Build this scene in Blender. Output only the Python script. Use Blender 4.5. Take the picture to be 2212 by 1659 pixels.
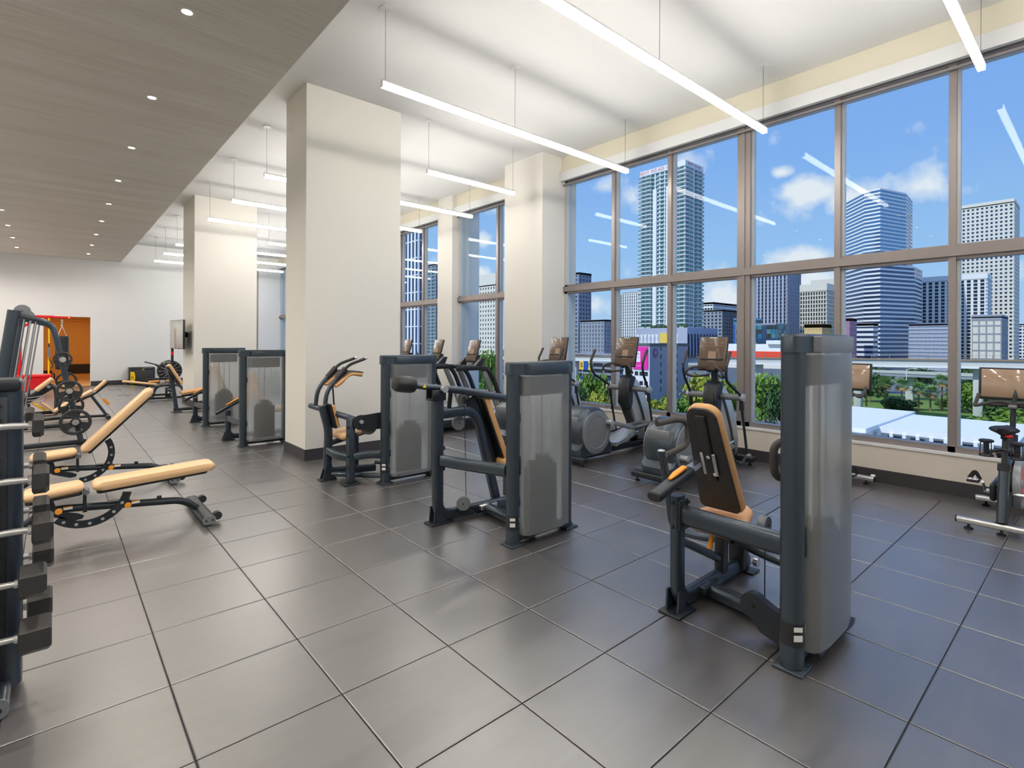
import bpy, bmesh, math, random
from mathutils import Vector, Matrix, noise
random.seed(7)
pi = math.pi
sc = bpy.context.scene
for o in list(bpy.data.objects): bpy.data.objects.remove(o)

# ---------------------------------------------------------------- camera
T = 0.6096                      # floor tile, metres
EYE = 1.6928
FPX, HORIZON = 1131.9354, 736.2796
YAW, ROLL = 0.7186, -0.0043
cam_d = bpy.data.cameras.new('camera'); cam = bpy.data.objects.new('camera', cam_d)
sc.collection.objects.link(cam); sc.camera = cam
cam_d.sensor_width = 36; cam_d.lens = FPX / 2212 * 36
cam_d.shift_y = -(829.5 - HORIZON) / 2212
cam_d.clip_start = 0.05; cam_d.clip_end = 2000
_r0 = Vector((math.cos(YAW), -math.sin(YAW), 0)); _f = Vector((math.sin(YAW), math.cos(YAW), 0)); _u0 = Vector((0, 0, 1))
_r = _r0 * math.cos(ROLL) - _u0 * math.sin(ROLL); _u = _r0 * math.sin(ROLL) + _u0 * math.cos(ROLL)
_m = Matrix.Identity(4)
for i in range(3):
    _m[i][0] = _r[i]; _m[i][1] = _u[i]; _m[i][2] = -_f[i]
_m[2][3] = EYE
cam.matrix_world = _m

# ---------------------------------------------------------------- view, sky, sun
sc.view_settings.view_transform = 'Standard'; sc.view_settings.look = 'None'
sc.view_settings.exposure = 0.0; sc.view_settings.gamma = 1.0
sc.view_settings.use_curve_mapping = False
sc.cycles.max_bounces = 10; sc.cycles.diffuse_bounces = 5; sc.cycles.glossy_bounces = 4
sc.cycles.transparent_max_bounces = 12; sc.cycles.transmission_bounces = 6
sc.cycles.caustics_reflective = False; sc.cycles.caustics_refractive = False
sc.cycles.sample_clamp_indirect = 4.0
sc.cycles.use_denoising = True

BAR_POWER = 36.0                # radiance of the pendant light bars
SPOT_POWER = 100.0               # watts per recessed downlight

world = bpy.data.worlds.new('sky'); sc.world = world; world.use_nodes = True
wn = world.node_tree.nodes; wl = world.node_tree.links; wn.clear()
def W(t, **k):
    n = wn.new(t)
    for a, b in k.items(): setattr(n, a, b)
    return n
w_out = W('ShaderNodeOutputWorld'); w_bg = W('ShaderNodeBackground'); w_tc = W('ShaderNodeTexCoord')
w_sep = W('ShaderNodeSeparateXYZ'); wl.new(w_tc.outputs['Generated'], w_sep.inputs[0])
w_ramp = W('ShaderNodeValToRGB'); wl.new(w_sep.outputs['Z'], w_ramp.inputs[0])
cr = w_ramp.color_ramp
cr.elements[0].position = 0.0; cr.elements[0].color = (0.47, 0.66, 0.90, 1)
cr.elements[1].position = 0.62; cr.elements[1].color = (0.19, 0.37, 0.86, 1)
e = cr.elements.new(0.12); e.color = (0.36, 0.60, 0.93, 1)
e = cr.elements.new(0.30); e.color = (0.25, 0.47, 0.91, 1)
w_no = W('ShaderNodeTexNoise'); w_no.inputs['Scale'].default_value = 7.0; w_no.inputs['Detail'].default_value = 8.0
w_no.inputs['Roughness'].default_value = 0.58
wl.new(w_tc.outputs['Generated'], w_no.inputs['Vector'])
def w_math(op, a, b=None, clamp=False):
    n = W('ShaderNodeMath', operation=op, use_clamp=clamp)
    for k, v in enumerate((a, b)):
        if v is None: continue
        if isinstance(v, (int, float)): n.inputs[k].default_value = v
        else: wl.new(v, n.inputs[k])
    return n.outputs[0]
cloud = None                    # cumulus: fixed bearings in the sky, edges broken by noise
for (dx, dy, dz, rad, amp) in ((0.9185, 0.3138, 0.2407, 0.060, 1.00), (0.9354, 0.2730, 0.2245, 0.055, 1.00), (0.8934, 0.3537, 0.2769, 0.020, 0.85), (0.9107, 0.3530, 0.2147, 0.045, 0.45), (0.9587, 0.1735, 0.2255, 0.040, 0.40), (0.8193, 0.4849, 0.3059, 0.055, 0.75), (0.7845, 0.5650, 0.2558, 0.050, 0.70), (0.8882, 0.4524, 0.0803, 0.050, 0.90), (0.9235, 0.3576, 0.1386, 0.045, 0.90), (0.9393, 0.3136, 0.1390, 0.035, 0.70), (0.7491, 0.5997, 0.2814, 0.035, 0.40), (0.7929, 0.5961, 0.1263, 0.030, 0.40), (0.7687, 0.6361, 0.0671, 0.050, 0.70), (0.9468, 0.3090, 0.0901, 0.060, 0.80), (0.6087, 0.7710, 0.1872, 0.035, 0.90), (0.6079, 0.7836, 0.1277, 0.035, 0.90), (0.5325, 0.8343, 0.1431, 0.035, 0.90), (0.6126, 0.7488, 0.2530, 0.030, 0.40), (0.9730, 0.2267, 0.0428, 0.060, 0.60), (0.9925, 0.0837, 0.0892, 0.050, 0.40), (0.8234, 0.5614, 0.0831, 0.060, 0.60)):
    d = (dx, dy, dz)
    vm = W('ShaderNodeVectorMath', operation='SUBTRACT'); wl.new(w_tc.outputs['Generated'], vm.inputs[0]); vm.inputs[1].default_value = d
    sq = W('ShaderNodeVectorMath', operation='MULTIPLY'); wl.new(vm.outputs[0], sq.inputs[0]); sq.inputs[1].default_value = (1, 1, 1.7)
    ln = W('ShaderNodeVectorMath', operation='LENGTH'); wl.new(sq.outputs[0], ln.inputs[0])
    k = w_math('SUBTRACT', 1.0, w_math('DIVIDE', ln.outputs['Value'], rad))
    k = w_math('MULTIPLY', w_math('MAXIMUM', k, -1.0), amp)
    cloud = k if cloud is None else w_math('MAXIMUM', cloud, k)
thin = w_math('MULTIPLY', w_math('SUBTRACT', 0.25, w_sep.outputs['Z']), 0.5)      # loose haze towards the horizon, all round
cloud = w_math('MAXIMUM', cloud, w_math('SUBTRACT', thin, 0.25))
n_hi = W('ShaderNodeTexNoise'); n_hi.inputs['Scale'].default_value = 22.0; n_hi.inputs['Detail'].default_value = 6.0
wl.new(w_tc.outputs['Generated'], n_hi.inputs['Vector'])
nz = w_math('ADD', w_math('MULTIPLY', w_math('SUBTRACT', w_no.outputs['Fac'], 0.5), 2.2), w_math('MULTIPLY', w_math('SUBTRACT', n_hi.outputs['Fac'], 0.5), 1.6))
cl = w_math('MULTIPLY', w_math('ADD', cloud, w_math('SUBTRACT', nz, 0.12)), 1.6, True)
w_mix = W('ShaderNodeMix', data_type='RGBA'); wl.new(cl, w_mix.inputs['Factor'])
wl.new(w_ramp.outputs['Color'], w_mix.inputs['A']); w_mix.inputs['B'].default_value = (0.86, 0.89, 0.96, 1)
wl.new(w_mix.outputs['Result'], w_bg.inputs['Color']); w_bg.inputs['Strength'].default_value = 1.0
wl.new(w_bg.outputs[0], w_out.inputs[0])

sun_d = bpy.data.lights.new('sun', 'SUN'); sun = bpy.data.objects.new('sun', sun_d); sc.collection.objects.link(sun)
sun_d.energy = 3.2; sun_d.angle = 0.01; sun_d.color = (1.0, 0.95, 0.86)
sun.rotation_euler = Vector((0.66, -0.26, -0.70)).to_track_quat('-Z', 'Y').to_euler()

# ---------------------------------------------------------------- materials
MAT = {}
def mat(name, col, rough=0.5, metal=0.0, spec=0.5, var=0.0, vscale=8.0, bump=0.0, bscale=60.0, stretch=(1, 1, 1), coat=0.0, emit=None, estr=0.0):
    if name in MAT: return MAT[name]
    m = bpy.data.materials.new(name); m.use_nodes = True
    nt = m.node_tree; b = nt.nodes['Principled BSDF']
    b.inputs['Base Color'].default_value = (*col, 1); b.inputs['Roughness'].default_value = rough
    b.inputs['Metallic'].default_value = metal; b.inputs['Specular IOR Level'].default_value = spec
    b.inputs['Coat Weight'].default_value = coat
    if emit: b.inputs['Emission Color'].default_value = (*emit, 1); b.inputs['Emission Strength'].default_value = estr
    geo = nt.nodes.new('ShaderNodeNewGeometry'); mp = nt.nodes.new('ShaderNodeMapping'); mp.inputs['Scale'].default_value = stretch
    nt.links.new(geo.outputs['Position'], mp.inputs['Vector'])
    no = nt.nodes.new('ShaderNodeTexNoise'); no.inputs['Scale'].default_value = vscale; no.inputs['Detail'].default_value = 4
    nt.links.new(mp.outputs[0], no.inputs['Vector'])
    mx = nt.nodes.new('ShaderNodeMix'); mx.data_type = 'RGBA'; nt.links.new(no.outputs['Fac'], mx.inputs['Factor'])
    v = max(var, 0.02)
    mx.inputs['A'].default_value = (*[c * (1 - v) for c in col], 1); mx.inputs['B'].default_value = (*[min(1, c * (1 + v)) for c in col], 1)
    nt.links.new(mx.outputs['Result'], b.inputs['Base Color'])
    if bump:
        n2 = nt.nodes.new('ShaderNodeTexNoise'); n2.inputs['Scale'].default_value = bscale; n2.inputs['Detail'].default_value = 3
        nt.links.new(mp.outputs[0], n2.inputs['Vector'])
        bp = nt.nodes.new('ShaderNodeBump'); bp.inputs['Strength'].default_value = bump; bp.inputs['Distance'].default_value = 0.004
        nt.links.new(n2.outputs['Fac'], bp.inputs['Height']); nt.links.new(bp.outputs[0], b.inputs['Normal'])
    MAT[name] = m
    return m
def s2l(r, g, b):
    f = lambda c: (c / 255 / 12.92) if c / 255 <= 0.04045 else ((c / 255 + 0.055) / 1.055) ** 2.4
    return (f(r), f(g), f(b))
def emat(name, col, s):
    m = bpy.data.materials.new(name); m.use_nodes = True; nt = m.node_tree; nt.nodes.clear()
    o = nt.nodes.new('ShaderNodeOutputMaterial'); e = nt.nodes.new('ShaderNodeEmission')
    e.inputs[0].default_value = (*col, 1); e.inputs[1].default_value = s
    nt.links.new(e.outputs[0], o.inputs[0]); MAT[name] = m; return m
mat('wall', (0.83, 0.845, 0.845), 0.9, var=0.015, vscale=1.5, bump=0.05, bscale=90)
mat('pillar', (0.79, 0.775, 0.72), 0.85, var=0.02, vscale=1.2, bump=0.05, bscale=90)
mat('low_wall', (0.80, 0.74, 0.65), 0.85, var=0.02, vscale=1.5, bump=0.04, bscale=90)
mat('bulkhead', (0.78, 0.74, 0.60), 0.85, var=0.02, vscale=1.5)
mat('ceiling', (0.86, 0.87, 0.86), 0.9, var=0.01, vscale=1.0)
mat('baseboard', s2l(52, 50, 54), 0.55, var=0.05)
mat('frame_alu', s2l(150, 142, 140), 0.38, 0.55, var=0.03)
mat('frame_light', s2l(205, 208, 210), 0.4, 0.2, var=0.02)
mat('sill_white', (0.88, 0.88, 0.88), 0.4)
mat('shade_white', (0.82, 0.84, 0.84), 0.5)
mat('grout', (0.012, 0.012, 0.013), 0.8)
mat('steel', s2l(62, 72, 82), 0.33, 0.55, var=0.05, vscale=6, coat=0.1)
mat('steel_dark', s2l(38, 44, 50), 0.38, 0.4, var=0.05)
mat('black', s2l(26, 27, 30), 0.45, var=0.06, bump=0.05, bscale=200)
mat('rubber', s2l(36, 37, 40), 0.6, var=0.08, bump=0.08, bscale=200)
mat('hexrubber', s2l(52, 50, 50), 0.42, var=0.08, bump=0.05, bscale=200)
mat('grip', s2l(58, 55, 54), 0.7, var=0.05, bump=0.15, bscale=260)
mat('tan', s2l(226, 186, 140), 0.42, var=0.03, vscale=5, bump=0.06, bscale=140)
mat('tan_dark', s2l(214, 164, 108), 0.42, var=0.03, vscale=5, bump=0.06, bscale=140)
mat('chrome', (0.78, 0.79, 0.80), 0.16, 1.0)
mat('chrome_dull', (0.62, 0.62, 0.62), 0.32, 1.0)
mat('orange', s2l(245, 160, 45), 0.4, var=0.04)
mat('yellow', s2l(250, 205, 20), 0.45, var=0.03)
mat('red', s2l(220, 12, 30), 0.35, var=0.04, coat=0.2)
mat('white_plastic', (0.85, 0.85, 0.84), 0.4)
mat('grey_plastic', s2l(122, 126, 132), 0.42, 0.25, var=0.04)
mat('silver_plastic', s2l(176, 182, 188), 0.36, 0.4, var=0.04)
mat('console', s2l(84, 66, 52), 0.28, var=0.1, vscale=12, coat=0.3)  # warm interior reflected in the dark screens is put into this brown
mat('console_mark', s2l(150, 126, 104), 0.4)
mat('screen_tan', s2l(165, 140, 118), 0.10, 0.0, spec=0.8, var=0.03, coat=0.5)
mat('screen_dark', s2l(48, 46, 42), 0.15, 0.0, spec=0.7, coat=0.4)
mat('tv_screen', s2l(190, 194, 190), 0.12, 0.1, spec=0.8, coat=0.5)
mat('sticker', (0.8, 0.8, 0.78), 0.5)
mat('orange_wall', s2l(224, 176, 104), 0.8, var=0.03)
mat('light_wood', s2l(222, 186, 132), 0.5, var=0.08, vscale=10, stretch=(1, 8, 1))
MAT_BAR = emat('lamp_diffuser', (1.0, 0.94, 0.87), BAR_POWER)
MAT_UP = emat('added_uplight', (1.0, 0.95, 0.89), BAR_POWER * 0.2)  # upward glow added to the bars to brighten the ceiling
MAT_SPOT = emat('downlight_lens', (1.0, 0.84, 0.66), 30.0)

def glass_mat(name, tint=(0.93, 0.965, 0.97)):
    m = bpy.data.materials.new(name); m.use_nodes = True; nt = m.node_tree; nt.nodes.clear()
    o = nt.nodes.new('ShaderNodeOutputMaterial'); mx = nt.nodes.new('ShaderNodeMixShader')
    lw = nt.nodes.new('ShaderNodeLayerWeight'); pw = nt.nodes.new('ShaderNodeMath'); pw.operation = 'POWER'; pw.inputs[1].default_value = 5.0
    nt.links.new(lw.outputs['Facing'], pw.inputs[0]); fr = nt.nodes.new('ShaderNodeMath'); fr.operation = 'MULTIPLY_ADD'; fr.inputs[1].default_value = 0.6; fr.inputs[2].default_value = 0.008
    nt.links.new(pw.outputs[0], fr.inputs[0])
    tr = nt.nodes.new('ShaderNodeBsdfTransparent'); tr.inputs[0].default_value = (*tint, 1)
    gl = nt.nodes.new('ShaderNodeBsdfGlossy'); gl.inputs['Roughness'].default_value = 0.0
    nt.links.new(fr.outputs[0], mx.inputs[0]); nt.links.new(tr.outputs[0], mx.inputs[1]); nt.links.new(gl.outputs[0], mx.inputs[2])
    nt.links.new(mx.outputs[0], o.inputs[0]); MAT[name] = m; return m
glass_mat('window_glass')
def frosted():
    m = bpy.data.materials.new('frosted_panel'); m.use_nodes = True; nt = m.node_tree; nt.nodes.clear()
    N = nt.nodes.new; L = nt.links.new
    o = N('ShaderNodeOutputMaterial')
    rf = N('ShaderNodeBsdfRefraction'); rf.inputs['IOR'].default_value = 1.12; rf.inputs['Roughness'].default_value = 0.32; rf.inputs['Color'].default_value = (0.92, 0.95, 0.96, 1)
    tp = N('ShaderNodeBsdfTransparent'); tp.inputs[0].default_value = (0.82, 0.86, 0.88, 1)
    dt = N('ShaderNodeBsdfTranslucent'); dt.inputs[0].default_value = (0.80, 0.83, 0.84, 1); dd = N('ShaderNodeBsdfDiffuse'); dd.inputs[0].default_value = (0.78, 0.80, 0.80, 1); df = N('ShaderNodeMixShader'); df.inputs[0].default_value = 0.45; L(dt.outputs[0], df.inputs[1]); L(dd.outputs[0], df.inputs[2])
    gl = N('ShaderNodeBsdfGlossy'); gl.inputs['Roughness'].default_value = 0.28; gl.inputs[0].default_value = (0.9, 0.92, 0.95, 1)
    geo = N('ShaderNodeNewGeometry'); no = N('ShaderNodeTexNoise'); no.inputs['Scale'].default_value = 320
    L(geo.outputs['Position'], no.inputs['Vector'])
    bp = N('ShaderNodeBump'); bp.inputs['Strength'].default_value = 0.12; bp.inputs['Distance'].default_value = 0.002; L(no.outputs['Fac'], bp.inputs['Height'])
    L(bp.outputs[0], gl.inputs['Normal'])
    a = N('ShaderNodeMixShader'); a.inputs[0].default_value = 0.16; L(rf.outputs[0], a.inputs[1]); L(tp.outputs[0], a.inputs[2])
    b = N('ShaderNodeMixShader'); b.inputs[0].default_value = 0.38; L(a.outputs[0], b.inputs[1]); L(df.outputs[0], b.inputs[2])
    c = N('ShaderNodeMixShader'); lw = N('ShaderNodeLayerWeight'); pw = N('ShaderNodeMath'); pw.operation = 'POWER'; pw.inputs[1].default_value = 4.0; L(lw.outputs['Facing'], pw.inputs[0]); fr = N('ShaderNodeMath'); fr.operation = 'MULTIPLY_ADD'; fr.inputs[1].default_value = 0.8; fr.inputs[2].default_value = 0.06; L(pw.outputs[0], fr.inputs[0]); L(fr.outputs[0], c.inputs[0]); L(b.outputs[0], c.inputs[1]); L(gl.outputs[0], c.inputs[2])
    L(c.outputs[0], o.inputs[0]); MAT['frosted'] = m
frosted()
def tile_mat():
    m = bpy.data.materials.new('floor_tile'); m.use_nodes = True; nt = m.node_tree; b = nt.nodes['Principled BSDF']
    N = nt.nodes.new; L = nt.links.new
    geo = N('ShaderNodeNewGeometry'); sep = N('ShaderNodeSeparateXYZ'); L(geo.outputs['Position'], sep.inputs[0])
    def mth(op, a, b_=None):
        n = N('ShaderNodeMath'); n.operation = op
        for k, v in enumerate((a, b_)):
            if v is None: continue
            if isinstance(v, (int, float)): n.inputs[k].default_value = v
            else: L(v, n.inputs[k])
        return n.outputs[0]
    ix = mth('FLOOR', mth('DIVIDE', mth('SUBTRACT', sep.outputs['X'], 0.43531536), T)); iy = mth('FLOOR', mth('DIVIDE', mth('SUBTRACT', sep.outputs['Y'], 2.418588), T))
    cb = N('ShaderNodeCombineXYZ'); L(ix, cb.inputs[0]); L(iy, cb.inputs[1])
    wh = N('ShaderNodeTexWhiteNoise'); wh.noise_dimensions = '3D'; L(cb.outputs[0], wh.inputs['Vector'])
    off = N('ShaderNodeVectorMath'); off.operation = 'ADD'; L(geo.outputs['Position'], off.inputs[0])
    sc2 = N('ShaderNodeVectorMath'); sc2.operation = 'SCALE'; L(wh.outputs['Color'], sc2.inputs[0]); sc2.inputs['Scale'].default_value = 7.0; L(sc2.outputs[0], off.inputs[1])
    mp = N('ShaderNodeMapping'); mp.inputs['Scale'].default_value = (1.2, 9.0, 1.0); L(off.outputs[0], mp.inputs['Vector'])
    n1 = N('ShaderNodeTexNoise'); n1.inputs['Scale'].default_value = 2.2; n1.inputs['Detail'].default_value = 6; L(mp.outputs[0], n1.inputs['Vector'])
    n2 = N('ShaderNodeTexNoise'); n2.inputs['Scale'].default_value = 3.5; n2.inputs['Detail'].default_value = 5; L(geo.outputs['Position'], n2.inputs['Vector'])
    f = mth('ADD', mth('MULTIPLY', n1.outputs['Fac'], 0.55), mth('MULTIPLY', n2.outputs['Fac'], 0.35)); f = mth('ADD', f, mth('MULTIPLY', wh.outputs['Value'], 0.16))
    cr = N('ShaderNodeValToRGB'); L(f, cr.inputs[0])
    cr.color_ramp.elements[0].position = 0.30; cr.color_ramp.elements[0].color = (0.034, 0.031, 0.033, 1)
    cr.color_ramp.elements[1].position = 0.80; cr.color_ramp.elements[1].color = (0.090, 0.083, 0.084, 1)
    L(cr.outputs[0], b.inputs['Base Color'])
    r = mth('ADD', mth('MULTIPLY', n1.outputs['Fac'], 0.18), 0.30); L(r, b.inputs['Roughness'])
    b.inputs['Specular IOR Level'].default_value = 0.9
    b.inputs['Coat Weight'].default_value = 1.0; b.inputs['Coat Roughness'].default_value = 0.34; b.inputs['Coat IOR'].default_value = 2.1
    n3 = N('ShaderNodeTexNoise'); n3.inputs['Scale'].default_value = 120; L(mp.outputs[0], n3.inputs['Vector'])
    bp = N('ShaderNodeBump'); bp.inputs['Strength'].default_value = 0.06; bp.inputs['Distance'].default_value = 0.003; L(n3.outputs['Fac'], bp.inputs['Height']); L(bp.outputs[0], b.inputs['Normal'])
    MAT['tile'] = m
tile_mat()
def wood_mat():
    m = bpy.data.materials.new('soffit_wood'); m.use_nodes = True; nt = m.node_tree; b = nt.nodes['Principled BSDF']
    N = nt.nodes.new; L = nt.links.new
    geo = N('ShaderNodeNewGeometry'); mp = N('ShaderNodeMapping'); mp.inputs['Scale'].default_value = (0.5, 16.0, 1); L(geo.outputs['Position'], mp.inputs['Vector'])
    n1 = N('ShaderNodeTexNoise'); n1.inputs['Scale'].default_value = 3.0; n1.inputs['Detail'].default_value = 8; n1.inputs['Roughness'].default_value = 0.7; L(mp.outputs[0], n1.inputs['Vector'])
    mp2 = N('ShaderNodeMapping'); mp2.inputs['Scale'].default_value = (0.25, 2.2, 1); L(geo.outputs['Position'], mp2.inputs['Vector'])
    n2 = N('ShaderNodeTexNoise'); n2.inputs['Scale'].default_value = 1.2; n2.inputs['Detail'].default_value = 3; L(mp2.outputs[0], n2.inputs['Vector'])
    ad = N('ShaderNodeMath'); ad.operation = 'MULTIPLY_ADD'; L(n2.outputs['Fac'], ad.inputs[0]); ad.inputs[1].default_value = 0.55; L(n1.outputs['Fac'], ad.inputs[2])
    cr = N('ShaderNodeValToRGB'); L(ad.outputs[0], cr.inputs[0])
    cr.color_ramp.elements[0].position = 0.55; cr.color_ramp.elements[0].color = (0.72, 0.67, 0.56, 1)
    cr.color_ramp.elements[1].position = 1.0; cr.color_ramp.elements[1].color = (0.92, 0.88, 0.78, 1)
    L(cr.outputs[0], b.inputs['Base Color']); b.inputs['Roughness'].default_value = 0.55
    MAT['soffit'] = m
wood_mat()
# ---------------------------------------------------------------- mesh helpers
COL = sc.collection
def V(*a): return Vector(a)
def fillet(pts, r, n=5):
    pts = [Vector(p) for p in pts]
    if r <= 0 or len(pts) < 3: return pts
    out = [pts[0]]
    for i in range(1, len(pts) - 1):
        a, b, c = pts[i - 1], pts[i], pts[i + 1]
        d = min(r, (a - b).length * 0.48, (c - b).length * 0.48)
        p0 = b + (a - b).normalized() * d; p1 = b + (c - b).normalized() * d
        for k in range(n + 1):
            t = k / n; out.append(p0 * (1 - t) ** 2 + b * 2 * t * (1 - t) + p1 * t * t)
    out.append(pts[-1]); return out
class G:
    def __init__(s): s.v = []; s.f = []; s.k = []
    def add(s, vs, fs, M=None):
        s.k.append((len(s.v), len(s.f))); o = len(s.v); s.v += [tuple(M @ Vector(v)) for v in vs] if M is not None else [tuple(v) for v in vs]
        s.f += [tuple(i + o for i in f) for f in fs]; return s
    def box(s, c, d, M=None):
        x, y, z = c; a, b, h = d[0] / 2, d[1] / 2, d[2] / 2
        vs = [(x + i * a, y + j * b, z + k * h) for i in (-1, 1) for j in (-1, 1) for k in (-1, 1)]
        return s.add(vs, [(0, 1, 3, 2), (4, 6, 7, 5), (0, 4, 5, 1), (2, 3, 7, 6), (0, 2, 6, 4), (1, 5, 7, 3)], M)
    def bb(s, x0, x1, y0, y1, z0, z1, M=None):
        return s.box(((x0 + x1) / 2, (y0 + y1) / 2, (z0 + z1) / 2), (abs(x1 - x0), abs(y1 - y0), abs(z1 - z0)), M)
    def rbox(s, c, d, r=0.01, M=None, n=4):       # rounded box
        r = min(r, min(d) / 2 * 0.999); h = [k / 2 - r for k in d]; c = Vector(c)
        n2 = n if n % 2 else n + 1; vs = []; fs = []; idx = {}
        def P(key):
            if key in idx: return idx[key]
            p = Vector([2 * k / n2 - 1 for k in key]); p = Vector([math.tan(q * pi / 4) for q in p]); q = p.normalized()
            vs.append(c + Vector([q[i] * r + (h[i] if key[i] * 2 > n2 else -h[i]) for i in range(3)])); idx[key] = len(vs) - 1; return idx[key]
        for ax in range(3):
            b, e = (ax + 1) % 3, (ax + 2) % 3
            for side in (0, n2):
                for i in range(n2):
                    for j in range(n2):
                        q = []
                        for (di, dj) in ((0, 0), (1, 0), (1, 1), (0, 1)):
                            k = [0, 0, 0]; k[ax] = side; k[b] = i + di; k[e] = j + dj; q.append(P(tuple(k)))
                        fs.append(tuple(q) if side else tuple(reversed(q)))
        return s.add(vs, fs, M)
    def tube(s, pts, r, seg=12, fr=0.0, up=(0, 0, 1), ex=2.0, cap=True, M=None, nf=5):
        """sweep an ellipse (ex=2) or rounded rectangle (ex>2); r: radius, (ra, rb) or list per point. rb lies along 'up'"""
        P = fillet(pts, fr, nf); n = len(P)
        R = r if isinstance(r, list) else None
        up = Vector(up); vs = []; fs = []; prev = None
        for i, p in enumerate(P):
            t = (P[min(i + 1, n - 1)] - P[max(i - 1, 0)]).normalized()
            if prev is None:
                side = t.cross(up)
                if side.length < 1e-4: side = t.cross(Vector((1, 0, 0)) if abs(t.x) < .9 else Vector((0, 1, 0)))
            else:
                side = prev - t * prev.dot(t)
            side.normalize(); prev = side; u2 = side.cross(t)
            rr = R[min(i, len(R) - 1)] if R else r
            ra, rb = rr if isinstance(rr, tuple) else (rr, rr)
            for k in range(seg):
                a = 2 * pi * (k + 0.5) / seg; ca, sa = math.cos(a), math.sin(a)
                x = math.copysign(abs(ca) ** (2 / ex), ca) * ra; y = math.copysign(abs(sa) ** (2 / ex), sa) * rb
                vs.append(p + side * x + u2 * y)
        for i in range(n - 1):
            for k in range(seg):
                a, b = i * seg + k, i * seg + (k + 1) % seg
                fs.append((a, b, b + seg, a + seg))
        if cap: fs.append(tuple(reversed(range(seg)))); fs.append(tuple((n - 1) * seg + k for k in range(seg)))
        return s.add(vs, fs, M)
    def cyl(s, a, b, r, seg=16, r2=None, M=None): return s.tube([a, b], [r, r if r2 is None else r2], seg, M=M)
    def lathe(s, prof, M=None, seg=24, close=False):   # prof [(radius, height)] about local z
        vs = []; fs = []; n = len(prof)
        for (r, h) in prof:
            for k in range(seg):
                a = 2 * pi * (k + 0.5) / seg; vs.append((r * math.cos(a), r * math.sin(a), h))
        for i in range(n if close else n - 1):
            for k in range(seg):
                a, b = i * seg + k, i * seg + (k + 1) % seg; j = ((i + 1) % n) * seg
                fs.append((a, b, j + (k + 1) % seg, j + k))
        if not close:
            fs.append(tuple(reversed(range(seg)))); fs.append(tuple((n - 1) * seg + k for k in range(seg)))
        return s.add(vs, fs, M)
    def prism(s, poly, t, M=None, bev=0.0):        # polygon in local xy, thickness t centred on z
        n = len(poly); vs = []; fs = []
        def inset(p, k):
            c = Vector((sum(q[0] for q in p) / n, sum(q[1] for q in p) / n)); out = []
            for q in p:
                d = Vector(q) - c; l = d.length; out.append(tuple(c + d * max(0, (l - k)) / l) if l > 0 else tuple(q))
            return out
        lay = [(poly, -t / 2), (poly, t / 2)] if bev <= 0 else [(inset(poly, bev), -t / 2), (poly, -t / 2 + bev), (poly, t / 2 - bev), (inset(poly, bev), t / 2)]
        for (p, z) in lay: vs += [(q[0], q[1], z) for q in p]
        m = len(lay)
        for i in range(m - 1):
            for k in range(n):
                a, b = i * n + k, i * n + (k + 1) % n; fs.append((a, b, b + n, a + n))
        fs.append(tuple(reversed(range(n)))); fs.append(tuple((m - 1) * n + k for k in range(n)))
        return s.add(vs, fs, M)
    def ball(s, c, r, seg=14, M=None):
        rx, ry, rz = (r, r, r) if isinstance(r, (int, float)) else r; vs = []; fs = []; nr = max(5, seg // 2)
        for i in range(nr + 1):
            th = pi * (i + 0.02 * (1 if i == 0 else (-1 if i == nr else 0))) / nr
            for k in range(seg):
                a = 2 * pi * k / seg; vs.append((c[0] + rx * math.sin(th) * math.cos(a), c[1] + ry * math.sin(th) * math.sin(a), c[2] + rz * math.cos(th)))
        for i in range(nr):
            for k in range(seg):
                a, b = i * seg + k, i * seg + (k + 1) % seg; fs.append((a, a + seg, b + seg, b))
        return s.add(vs, fs, M)
    def obj(s, name, m, parent=None, angle=35, smooth=True):
        me = bpy.data.meshes.new(name); me.from_pydata(s.v, [], s.f); me.update()
        if smooth:
            me.polygons.foreach_set('use_smooth', [True] * len(me.polygons))
            me.set_sharp_from_angle(angle=math.radians(angle))
        me.materials.append(MAT[m] if isinstance(m, str) else m)
        o = bpy.data.objects.new(name, me); COL.objects.link(o)
        if parent is not None: o.parent = parent
        return o
def each(g, name, m, parent, **k):       # one object per primitive collected in g
    out = []; ks = g.k + [(len(g.v), len(g.f))]
    for (a, b), (c, d) in zip(ks, ks[1:]):
        h = G(); h.v = g.v[a:c]; h.f = [tuple(i - a for i in f) for f in g.f[b:d]]; out.append(h.obj(name, m, parent, **k))
    return out
def tag(o, label=None, cat=None, group=None, kind=None):
    if label: o['label'] = label
    if cat: o['category'] = cat
    if group: o['group'] = group
    if kind: o['kind'] = kind
    return o
def thing(name, label, cat, loc=(0, 0, 0), rz=0.0, group=None, kind=None):
    o = bpy.data.objects.new(name, None); COL.objects.link(o); o.empty_display_size = 0.1
    o.location = loc; o.rotation_euler = (0, 0, rz)
    return tag(o, label, cat, group, kind)
KIDS = {}
def kids(o): return [c for c in bpy.data.objects if c.parent is o]
def copy_tree(o, parent=None):
    c = o.copy(); COL.objects.link(c)
    if parent is not None: c.parent = parent
    for k in kids(o): copy_tree(k, c)
    return c
def Mx(loc=(0, 0, 0), rx=0, ry=0, rz=0):
    return Matrix.Translation(loc) @ Matrix.Rotation(rz, 4, 'Z') @ Matrix.Rotation(ry, 4, 'Y') @ Matrix.Rotation(rx, 4, 'X')
def frame3(o, x, y):            # matrix with local x, y axes given in world directions
    x = Vector(x).normalized(); y = Vector(y); y = (y - x * y.dot(x)).normalized(); z = x.cross(y)
    m = Matrix.Identity(4)
    for i in range(3): m[i][0] = x[i]; m[i][1] = y[i]; m[i][2] = z[i]; m[i][3] = o[i]
    return m
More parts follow.
